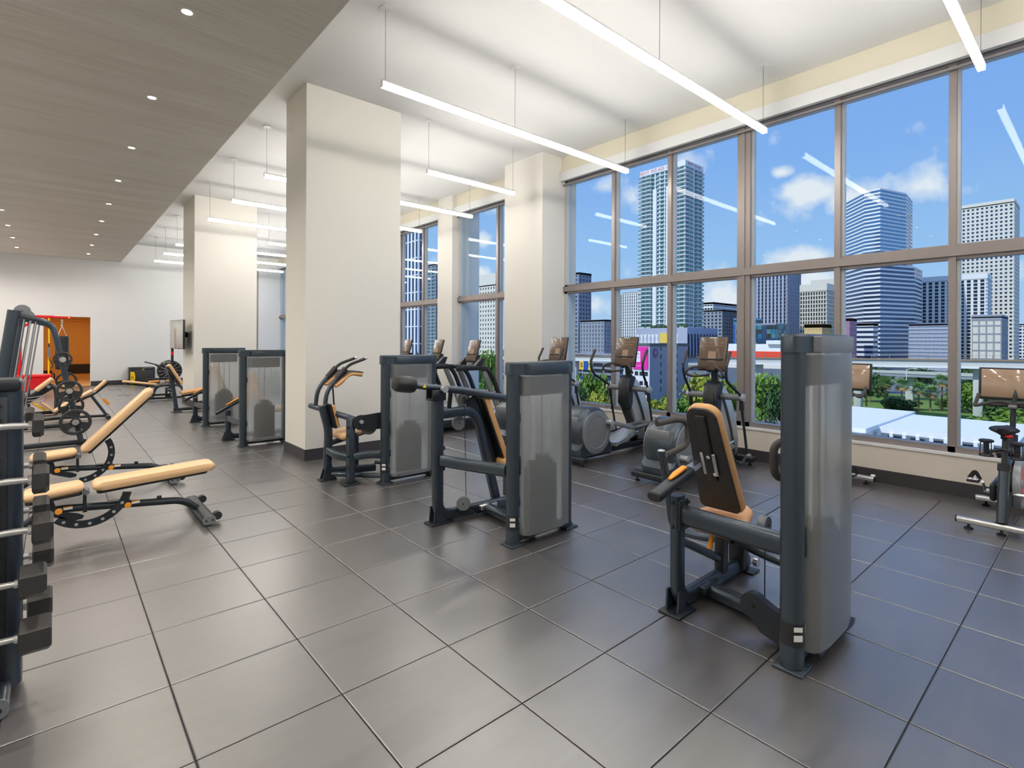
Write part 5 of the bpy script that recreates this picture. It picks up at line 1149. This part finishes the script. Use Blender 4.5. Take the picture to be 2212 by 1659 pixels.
G().bb(-1.0, 23.4, -1.0, 36.5, 112.6, 116.4).obj('parapet', 'c_white', b, smooth=False)
text_obj('rental_lettering', 'RENT 305·605·11', 3.6, frame3((-1.1, 24, 114.5), (0, -1, 0), (0, 0, 1)), 'pink_text', b); text_obj('rental_lettering', 'RENT 305·605', 3.0, frame3((11, -1.1, 114.6), (1, 0, 0), (0, 0, 1)), 'pink_text', b)
# striped glass tower with a chamfered plan
def prism_tower(name, label, pts, zt, nf, wall, glass, zb=ZG):
    b = thing(name, label, 'building', (pts[0][0], pts[0][1], zb))
    P = [(x - pts[0][0], y - pts[0][1]) for x, y in pts]; Hh = zt - zb
    if sum((P[i][0] * P[(i + 1) % len(P)][1] - P[(i + 1) % len(P)][0] * P[i][1]) for i in range(len(P))) < 0: P = P[::-1]
    G().prism(P, Hh, Mx((0, 0, Hh / 2))).obj('glass_core', glass, b, smooth=False)
    g = G(); c = (sum(p[0] for p in P) / len(P), sum(p[1] for p in P) / len(P)); Q = [(c[0] + (p[0] - c[0]) * 1.012, c[1] + (p[1] - c[1]) * 1.012) for p in P]
    for k in range(nf): g.prism(Q, Hh / nf * .42, Mx((0, 0, (k + .75) * Hh / nf)))
    tag(g.obj('floor_bands', wall, b, smooth=False), kind='stuff')
    return b
b = prism_tower('glass_tower', 'tall blue and white striped glass tower, its top above the others at right', [(512.2, 136.5), (510.3, 125.0), (544.4, 115.1), (579, 117.7), (579, 150), (540, 160)], 128.5, 20, 'c_white', 'g_blue', 66.0)
text_obj('roof_sign', 'CityNational', 2.2, frame3((-2.2, -5.6, 56.4), (-.17, -1, 0), (0, 0, 1)), 'c_white', b)
g = G()
for k in range(5): g.cyl((24 + k * 4, -6 - k, 61.5), (24 + k * 4, -6 - k, 67 + 2 * (k % 2)), .15, 5)
each(g, 'antenna', 'c_white', b)
prism_tower('glass_tower_wing', 'lower striped wing spreading from the foot of the blue glass tower', [(509, 135.8), (507, 124), (547.4, 109.7), (583.6, 111.3), (583, 150), (540, 160)], 66, 24, 'c_white', 'g_navy')
building('office_tower', 'pale square-windowed office tower at the right, tallest there', 726, 771.3, 64.8, 116, 146, 'g_navy', 'c_cream', 40, 14, 9, .50, .50, .6, 0, True, top=3)
building('condominium', 'white condominium with dark balcony columns before the pale office tower', 616, 639, 72.5, 117.9, 62, 'g_dark', 'c_white', 24, 10, 3, .40, .22, 1.2, 0, True, top=4)
building('striped_tower', 'white tower with dark vertical window strips left of the beige offices', 506, 537.2, 195.9, 236, 70, 'g_dark', 'c_lilac', 26, 12, 8, .52, .10, .8, 0, True)
building('beige_office', 'beige office block with a white top floor', 462, 478.4, 149.1, 168.5, 47.5, 'g_bronze', 'c_cream', 18, 10, 5, .35, .22, .6, 0, True, top=5)
building('dark_office', 'dark bronze office block with a white crown behind the beige one', 660, 717.4, 199.1, 228.7, 72, 'g_bronze', 'c_cream', 22, 7, 12, .18, .08, .6, 0, True, top=7)
building('grey_tower', 'blue-grey tower with columns of small windows at the left window edge', 308, 322.7, 273.5, 298.3, 54.5, 'g_navy', 'c_grey', 22, 5, 4, .55, .45, .4)
building('grey_annex', 'lower grey block with slit windows beside the blue-grey tower', 297, 314, 239.4, 262, 16.5, 'g_dark', 'c_grey', 12, 8, 6, .75, .4, .4)
building('white_tower', 'slim white tower with fine ribs left of the balcony tower', 484, 494.8, 337.1, 363.5, 56, 'g_dark', 'c_white', 22, 9, 3, .55, .2, .6)
building('unfinished_tower', 'unfinished dark concrete tower far behind the white one', 726, 744.8, 533.3, 552, 80, 'c_dgrey', 'c_cream', 24, 4, 4, .15, .25, .8)
building('deco_block', 'weathered grey stepped office block right of the balcony tower', 506, 546.3, 257.7, 282, 33, 'g_dark', 'c_grey', 14, 6, 9, .5, .4, .5)
building('white_block', 'long white office slab with dark window bands behind the grey block', 660, 754.3, 348.9, 365, 53, 'g_dark', 'c_white', 14, 4, 20, .2, .5, .6)
b = thing('podium', 'lilac parking podium with white mural shapes under the balcony tower', 'building', (325.6, 190.5, ZG))
G().bb(0, 42, 0, 42, 0, 29.3).obj('body', 'c_lilac', b, smooth=False)
rr_ = random.Random(3)
for k in range(11):                                     # white brush shapes on the long face
    y = 40 - k * 3.2
    if 14.5 < y < 22: continue
    G().prism([(-1.2, 0), (1.0 + rr_.uniform(-.4, .4), 0), (.5, 3.2), (1.3, 6.3), (-1.3 + rr_.uniform(-.3, .3), 6.3), (-.5, 3)], .2, frame3((-.1, y, 18.4), (0, -1, 0), (0, 0, 1))).obj('mural_shape', 'c_white', b, smooth=False)
G().bb(-.8, 0, 15, 21.1, 18.6, 25.5).obj('yellow_panel', 'mural_yellow', b, smooth=False)
for k in range(10):                                     # black wavy stripes on the side face
    x = 1.5 + k * 4.2
    G().prism([(-.9, 0), (.9, 0), (.4, 6), (1.0, 12), (.6, 24.5), (-.9, 24.5), (-.4, 14), (-1.0, 7)], .3, frame3((x, -.15, .5), (1, 0, 0), (0, 0, 1))).obj('black_stripe', 'black', b, smooth=False)
g = G()
for k in range(14): g.ball((rr_.uniform(1, 4), 3 + k * 2.7, 30.3), (1.3, 1.6, 1.2), 8)
each(g, 'planter_shrub', 'leaf_dark', b)
b = thing('billboard_building', 'white block with a magenta billboard and a side wall coloured grey for shade behind the ellipticals', 'building', (139.5, 94.4, ZG))
G().bb(0, 22.2, 0, 6.3, 0, 18.2).obj('body', 'c_grey', b, smooth=False); G().bb(-.25, 0, -.02, 6.3, 0, 18.2).obj('white_front', 'c_white', b, smooth=False); G().bb(-.4, 22.4, -.25, 6.5, 18.2, 19.1).obj('roof_band', 'c_dgrey', b, smooth=False)  # grey body paints in the shaded side, white front the sunlit one
bbx = G().bb(-.55, -.25, .35, 5.9, 10.9, 18.0).obj('billboard', 'magenta', b, smooth=False)
G().bb(-.6, -.55, 3.1, 5.9, 13.2, 16.6).obj('logo_square', 'c_white', bbx, smooth=False); text_obj('logo_letter', 'T', 3.0, frame3((-.63, 4.75, 14.85), (0, -1, 0), (0, 0, 1)), 'magenta', bbx)
g = G(); [g.bb(-.63, -.61, 3.65, 3.9, z, z + .35) for z in (14.5, 15.5)]; each(g, 'logo_dot', 'magenta', bbx, smooth=False)
text_obj('slogan', 'change your ham', .62, frame3((-.6, 4.1, 12.1), (0, -1, 0), (0, 0, 1)), 'c_white', bbx)
ov = G().prism([(1.3 * math.cos(a * pi / 12), 1.55 * math.sin(a * pi / 12)) for a in range(24)], .2, frame3((3.0, -.1, 16.1), (1, 0, 0), (0, 0, 1))).obj('oval_sign', 'oval_purple', b, smooth=False); text_obj('oval_mark', 'ff', 1.5, frame3((3.0, -.22, 16.0), (1, 0, 0), (0, 0, 1)), 'c_cream', ov)
for z in (17.6, 14.9, 12.4, 9.8, 7.1, 4.5):
    for x in (6.1, 15.4): G().bb(x - .3, x + .3, -.06, .02, z - .75, z + .65).obj('window', 'g_dark', b, smooth=False)
for z in (9.6, 6.6, 3.6):
    for y in (1.2, 3.0, 4.8): G().bb(-.3, -.24, y - .7, y + .6, z - .7, z + .6).obj('window', 'g_dark', b, smooth=False)
b = thing('glass_cube', 'teal checkered glass cube above the red band', 'building', (330, 134, ZG))
G().bb(0, 19, 0, 25, 0, 31).obj('body', 'c_grey', b, smooth=False)
for i in range(9):
    for j in range(7):
        G().bb(-.3, 0, i * 2.75 + .1, i * 2.75 + 2.6, 11 + j * 2.75, 11 + j * 2.75 + 2.6).obj('pane', ('g_cyan', 'g_dark', 'g_teal', 'g_dark', 'g_navy')[(i * 7 + j * 3 + i * j) % 5], b, smooth=False)
for i in range(7):
    for j in range(7): G().bb(i * 2.7 + .1, i * 2.7 + 2.5, -.3, 0, 11 + j * 2.75, 11 + j * 2.75 + 2.6).obj('pane', ('g_teal', 'g_cyan', 'g_dark', 'g_teal')[(i * 5 + j * 3) % 4], b, smooth=False)
b = thing('red_band_building', 'long low white building with a bright red band along the rail line', 'building', (173.6, 61, ZG)); G().bb(0, 4, 0, 31, 0, 19).obj('body', 'c_white', b, smooth=False); G().bb(-.15, 0, 0, 31, 13.4, 16.6).obj('red_band', 'c_red', b, smooth=False); G().bb(-1.2, 4, 3, 12, 19, 20.2).obj('roof_unit', 'c_white', b, smooth=False)
building('yellow_house', 'small ochre crenellated building between the towers', 418, 437, 137.8, 149.5, 13.5, 'c_yellow', 'c_yellow', 6, 6, 4, .6, .5, .3); building('pink_block', 'small mauve block left of the glass tower foot', 407, 421.9, 117.1, 124, 17, 'c_pink', 'c_pink', 8, 5, 4, .6, .4, .2)
building('striped_block', 'low grey and white striped block at the glass tower foot', 440, 452, 112, 126, 14.5, 'g_navy', 'c_white', 9, 4, 3, 0, .5, .4); building('parking_deck', 'grey louvred parking deck between glass tower and condominium', 473, 516, 75, 98, 14.5, 'c_grey', 'c_lilac', 12, 5, 8, .06, .45, .4)
building('concrete_block', 'plain grey concrete block at the foot of the office tower', 572, 611, 58, 76, 22.5, 'c_cream', 'c_grey', 6, 4, 8, .2, .15, .3); building('pale_block', 'far pale block at the right edge of the skyline', 924, 1000, 70, 86, 25, 'g_navy', 'c_white', 10, 4, 12, .3, .4, .5)
building('blue_striped_slab', 'white slab tower with blue glass strips left of the slim pillar', 264, 268.2, 438.5, 478, 115, 'g_navy', 'c_white', 8, 6, 1, .45, .06, .5); building('teal_balcony_tower', 'grey tower with teal glazed balconies seen past the slim pillar', 330, 349.7, 510, 547, 89, 'g_teal', 'c_grey', 26, 4, 5, .3, .35, .8)
building('white_grid_block', 'pale block with rows of small dark windows in the middle bay', 242, 248.5, 295, 323.2, 50, 'g_dark', 'c_cream', 18, 9, 3, .62, .5, .5, top=8)
b = building('mural_garage', 'open parking garage with a colourful letter mural', 182.9, 200, 141, 172, -5.0, 'g_dark', 'c_grey', 5, 5, 4, .10, .35, .4)
for k, (c, ch, cc) in enumerate((('c_red', 'u', 'black'), ('mural_yellow', 's', 'black'), ('blue', 'i', 'g_cyan'), ('mural_yellow', 'm', 'g_cyan'))):
    pn = G().bb(-.7, -.4, 20.2 - k * 2.6, 22.7 - k * 2.6, 6.6, 11.6).obj('mural_panel', c, b, smooth=False); text_obj('mural_letter', ch, 4.2, frame3((-.75, 21.4 - k * 2.6, 9.1), (0, -1, 0), (0, 0, 1)), cc, pn)
building('blue_mural_block', 'small blue painted block beside the balcony tower', 352, 369.6, 160, 170.9, 16, 'blue', 'g_blue', 5, 2, 4, .1, .1, .2)
# elevated rail line
rl = thing('elevated_railway', 'long concrete elevated rail viaduct crossing in front of the skyline', 'viaduct', (166, 0, ZG))
def zr(y): return -2.31 - (y - 27.8) * .0165 - ZG
rb = G(); 
rb.tube([(1.5, -60, zr(-60) - 1.25), (1.5, 260, zr(260) - 1.25)], (3.0, .95), 4, ex=12); rb.obj('deck', 'concrete', rl, smooth=False)
g = G(); g.tube([(-1.6, -60, zr(-60) - .2), (-1.6, 260, zr(260) - .2)], (.15, .22), 4, ex=12); g.obj('rail_edge', 'steel_rail', rl, smooth=False)
G().tube([(-1.7, -60, zr(-60) - 2.0), (-1.7, 260, zr(260) - 2.0)], (.3, .25), 4, ex=12).obj('lower_lip', 'c_white', rl, smooth=False)
g = G()
for k in range(80): g.bb(-1.7, -1.6, -58 + k * 4, -57.85 + k * 4, zr(-58 + k * 4) - .1, zr(-58 + k * 4) + .9)
g.tube([(-1.65, -60, zr(-60) + .9), (-1.65, 260, zr(260) + .9)], (.05, .05), 4); tag(g.obj('railing', 'steel_rail', rl, smooth=False), kind='stuff')
for y in (-6, 21, 46, 73, 99, 124, 150, 176): G().rbox((1.5, y, (zr(y) - 2) / 2), (1.9, 1.9, zr(y) - 2), .3, n=3).obj('pier', 'concrete', rl, angle=30)
rd = thing('road_ramp', 'elevated grey road ramp behind the palms', 'road', (215, 20, ZG)); G().bb(0, 9, -40, 120, 8.2, 9.2).obj('deck', 'c_grey', rd, smooth=False); G().bb(-.2, 0, -40, 120, 9.2, 10.2).obj('barrier', 'concrete', rd, smooth=False)
for k in range(8): G().bb(3, 5, -30 + k * 18, -28 + k * 18, 0, 8.2).obj('pier', 'concrete', rd, smooth=False)
for (y0, z) in ((62, 6), (130, 4)): pass
rd2 = thing('street_bridge', 'low white-edged road bridge below the mural garage', 'road', (172, 100, ZG)); G().bb(0, 8, -10, 120, 1.5, 2.6).obj('deck', 'c_dgrey', rd2, smooth=False); G().bb(-.2, 0, -10, 120, 2.2, 3.6).obj('barrier', 'c_white', rd2, smooth=False); G().bb(7.6, 8, -10, 120, 2.4, 3.8).obj('barrier', 'blue', rd2, smooth=False)
# low white terminal with canopy
tm = thing('white_terminal', 'low white flat-roofed building below the windows with an awning', 'building', (84, 5, ZG))
G().bb(0, 26, 17.5, 26, 0, 7.8).obj('hall', 'c_white', tm, smooth=False); G().bb(-.6, 27, 17.0, 27, 7.3, 7.9).obj('roof_slab', 'c_white', tm, smooth=False)
G().bb(6, 24, 3, 17.5, 0, 7.0).obj('annex', 'c_white', tm, smooth=False); G().bb(5.2, 25, 2.4, 17.5, 6.8, 7.6).obj('annex_roof', 'c_white', tm, smooth=False); G().bb(5.4, 6.2, 3, 17.5, 3.4, 4.2).obj('annex_ledge', 'c_white', tm, smooth=False)
g = G(); [g.bb(4.9, 5.25, 3.2 + k * 1.5, 3.6 + k * 1.5, 6.0, 6.9) for k in range(10)]; each(g, 'roof_bracket', 'c_white', tm, smooth=False)
g = G(); [g.bb(5.95, 6.02, 4.0 + k * 2.6, 5.6 + k * 2.6, 4.4, 6.4) for k in range(5)]; each(g, 'window', 'g_dark', tm, smooth=False)
G().bb(-5.5, 0, 11.0, 19, 6.2, 6.4).obj('awning', 'c_white', tm, smooth=False)
for y in (11.3, 15, 18.7): G().cyl((-5.2, y, 0), (-5.2, y, 6.2), .12, 8).obj('awning_post', 'c_white', tm)
G().bb(-.15, 0, 18, 25.5, 1, 6).obj('shopfront', 'g_dark', tm, smooth=False)
# trees
def crown_mesh(seed, n=1500):
    r = random.Random(seed); g = G(); cl = []
    for k in range(16):
        a = r.uniform(0, 2 * pi); d = r.uniform(0, .62) ; z = r.uniform(.35, .85); cl.append((d * math.cos(a), d * math.sin(a), z, r.uniform(.2, .36) * (1.15 - abs(z - .55))))
    for k in range(n):
        cx, cy, cz, cr_ = cl[k % 16]; v = Vector((r.gauss(0, 1), r.gauss(0, 1), r.gauss(0, 1))).normalized() * cr_ * r.uniform(.75, 1.05)
        p = Vector((cx, cy, cz)) + v; n_ = (v.normalized() + Vector((r.gauss(0, .5), r.gauss(0, .5), r.gauss(0, .5) + .3))).normalized()
        t = n_.orthogonal().normalized(); b_ = n_.cross(t); s = r.uniform(.035, .07)
        g.add([p - t * s - b_ * s * .5, p + t * s - b_ * s * .6, p + t * s * .8 + b_ * s * .7, p - t * s * .7 + b_ * s * .6], [(0, 1, 2, 3)])
    me = bpy.data.meshes.new('crown'); me.from_pydata(g.v, [], g.f); me.update(); return me
CR = [crown_mesh(k) for k in range(3)]
for m_, me in zip(('leaf', 'leaf_yellow', 'leaf_dark'), CR): me.materials.append(MAT[m_])
tg = G().tube([(0, 0, 0), (.02, .01, .3), (0, .03, .6)], [.035, .028, .015], 7); TR = tg.obj('trunk_source', 'bark').data; bpy.data.objects.remove(bpy.data.objects['trunk_source'])
def tree(name, label, x, y, zt, w, kind, group):
    h = zt - ZG; t = thing(name, label, 'tree' if name != 'shrub' else 'shrub', (x, y, ZG), group=group)
    o = bpy.data.objects.new('crown', CR[kind]); COL.objects.link(o); o.parent = t; o.scale = (w * .78, w * .78, h * .98); o.rotation_euler = (0, 0, x * 1.7 + y)
    o = bpy.data.objects.new('trunk', TR); COL.objects.link(o); o.parent = t; o.scale = (w * .9, w * .9, h)
for (x, y, z, w, k, lab) in ((90.4, 75.4, -6.0, 6.6, 0, 'round green tree in front of the mural garage'), (84.6, 74.3, -7.8, 4.2, 2, 'small dark tree at the left end of the first window bay'), (86, 70, -9.0, 6.0, 1, 'low yellow-green tree under the round green one'),
        (83.0, 55.0, -8.9, 6.4, 1, 'yellow-green tree below the magenta billboard'), (91.1, 56.2, -9.4, 6, 0, 'green tree at the foot of the shade-grey side wall'), (113.7, 61.2, -6.2, 9.8, 1, 'broad yellow-green tree right of the shade-grey side wall'), (120.3, 59.5, -8.4, 7, 0, 'green tree just behind the broad yellow-green one'),
        (119.0, 50.4, -6.1, 8.4, 0, 'big green tree in the bay under the red band'), (116.8, 46.1, -8.0, 6, 2, 'dark tree beside the big green one under the red band'),
        (57.8, 73.0, -1.1, 5.5, 0, 'upper green tree in the middle window bay'), (47.6, 61.3, -4.7, 5.0, 0, 'lower green tree in the middle window bay'), (52, 70, -4, 6, 2, 'dark tree between the two in the middle window bay'), (66, 105, -2, 6, 2, 'dark tree in the far window bay'),
        (262.5, 38.1, -7.0, 11, 2, 'dark tree behind the road ramp, right of the mullion'), (260.8, 49.9, -8.4, 10, 2, 'dark tree behind the road ramp, left of the mullion'), (200, 51.6, -8.2, 8, 2, 'dark tree beside the hidden bike screen'), (240, 60, -8, 10, 2, 'dark tree farthest along the road ramp')):
    tree('broadleaf_tree', lab, x, y, z, w, k, 'street trees')
for (x, y, z, w, k, lab) in ((193.3, 26.5, -9.7, 9, 0, 'tall light green shrub left of the viaduct pier'), (178.2, 19.1, -12.2, 10, 0, 'light green shrub right of the viaduct pier'), (168, 14.2, -11.7, 10, 2, 'dark green shrub at the far right behind the bike'), (182.8, 41.9, -14.2, 8.5, 2, 'low dark shrub under the first palms'),
        (186.3, 38.8, -15.0, 8.5, 2, 'low dark shrub in the middle of the palm row'), (150, 9, -12, 12, 0, 'large green shrub at the right edge under the viaduct'), (140, 13.5, -13, 10, 0, 'green shrub below the bike screen'), (194.4, 29.7, -14.9, 6, 0, 'small shrub at the right end of the palm row')):
    tree('shrub', lab, x, y, z, w, k, 'shrubs by the viaduct')
# fan palms
fg = G(); blades = 9
for k in range(blades):
    a = math.radians(-75 + 150 * k / (blades - 1)); d = Vector((math.cos(a), math.sin(a), 0)); L_ = .62 + .1 * math.cos(a)
    sd = Vector((-d.y, d.x, 0)) * .055; o_ = Vector((.55, 0, 0)); tip = o_ + d * L_ + Vector((0, 0, -.10 - .12 * abs(math.sin(a))))
    fg.add([o_, o_ + d * L_ * .5 + sd, tip, o_ + d * L_ * .5 - sd], [(0, 1, 2, 3)])
fg.add([(0, -.02, 0), (.56, -.015, .02), (.56, .015, .02), (0, .02, 0)], [(0, 1, 2, 3)])
FR = bpy.data.meshes.new('frond'); FR.from_pydata(fg.v, [], fg.f); FR.update(); FR.materials.append(MAT['palm_leaf'])
FD = FR.copy(); FD.materials.clear(); FD.materials.append(MAT['palm_dead'])
pr_ = random.Random(11)
nm_ = ('first', 'second', 'third', 'fourth', 'fifth', 'sixth')
for i, (x, y, z) in enumerate(((175.2, 46.1, -9.2), (179.2, 42.6, -8.7), (182.8, 39.4, -9.2), (186.5, 36.2, -10.5), (189.0, 34.0, -11.3), (191.4, 31.8, -8.2))):
    t = thing('fan_palm', f'{nm_[i]} fan palm from the left in the row beyond the white terminal', 'palm tree', (x, y, ZG), group='fan palms in a row'); h = z - ZG - 1.3
    G().tube([(0, 0, 0), (.1, .05, h * .5), (0, 0, h)], [.24, .2, .2], 8).obj('trunk', 'bark', t)
    for k in range(30):
        el = math.radians(78 - 130 * (k / 29)); o = bpy.data.objects.new('frond', FR if k < 24 else FD); COL.objects.link(o); o.parent = t
        o.location = (0, 0, h); s = pr_.uniform(1.7, 2.2); o.scale = (s, s, s); o.rotation_euler = (pr_.uniform(-.3, .3), -el, k * 2.399)
# street lamps
for (x, y, lab) in ((150, 88, 'white street lamp before the mural garage'), (205, 43, 'street lamp on the road ramp behind the palms'), (100, 38, 'street lamp beside the dark tree under the red band')):
    t = thing('street_lamp', lab, 'street lamp', (x, y, ZG)); G().cyl((0, 0, 0), (0, 0, 11), .11, 8).obj('pole', 'c_white', t); G().tube([(0, 0, 11), (.2, -.8, 11.4), (.3, -2.2, 11.4)], .08, 6, fr=.4).obj('arm', 'c_white', t); G().rbox((.3, -2.5, 11.38), (.3, .8, .12), .05, n=3).obj('lamp_head', 'c_white', t)
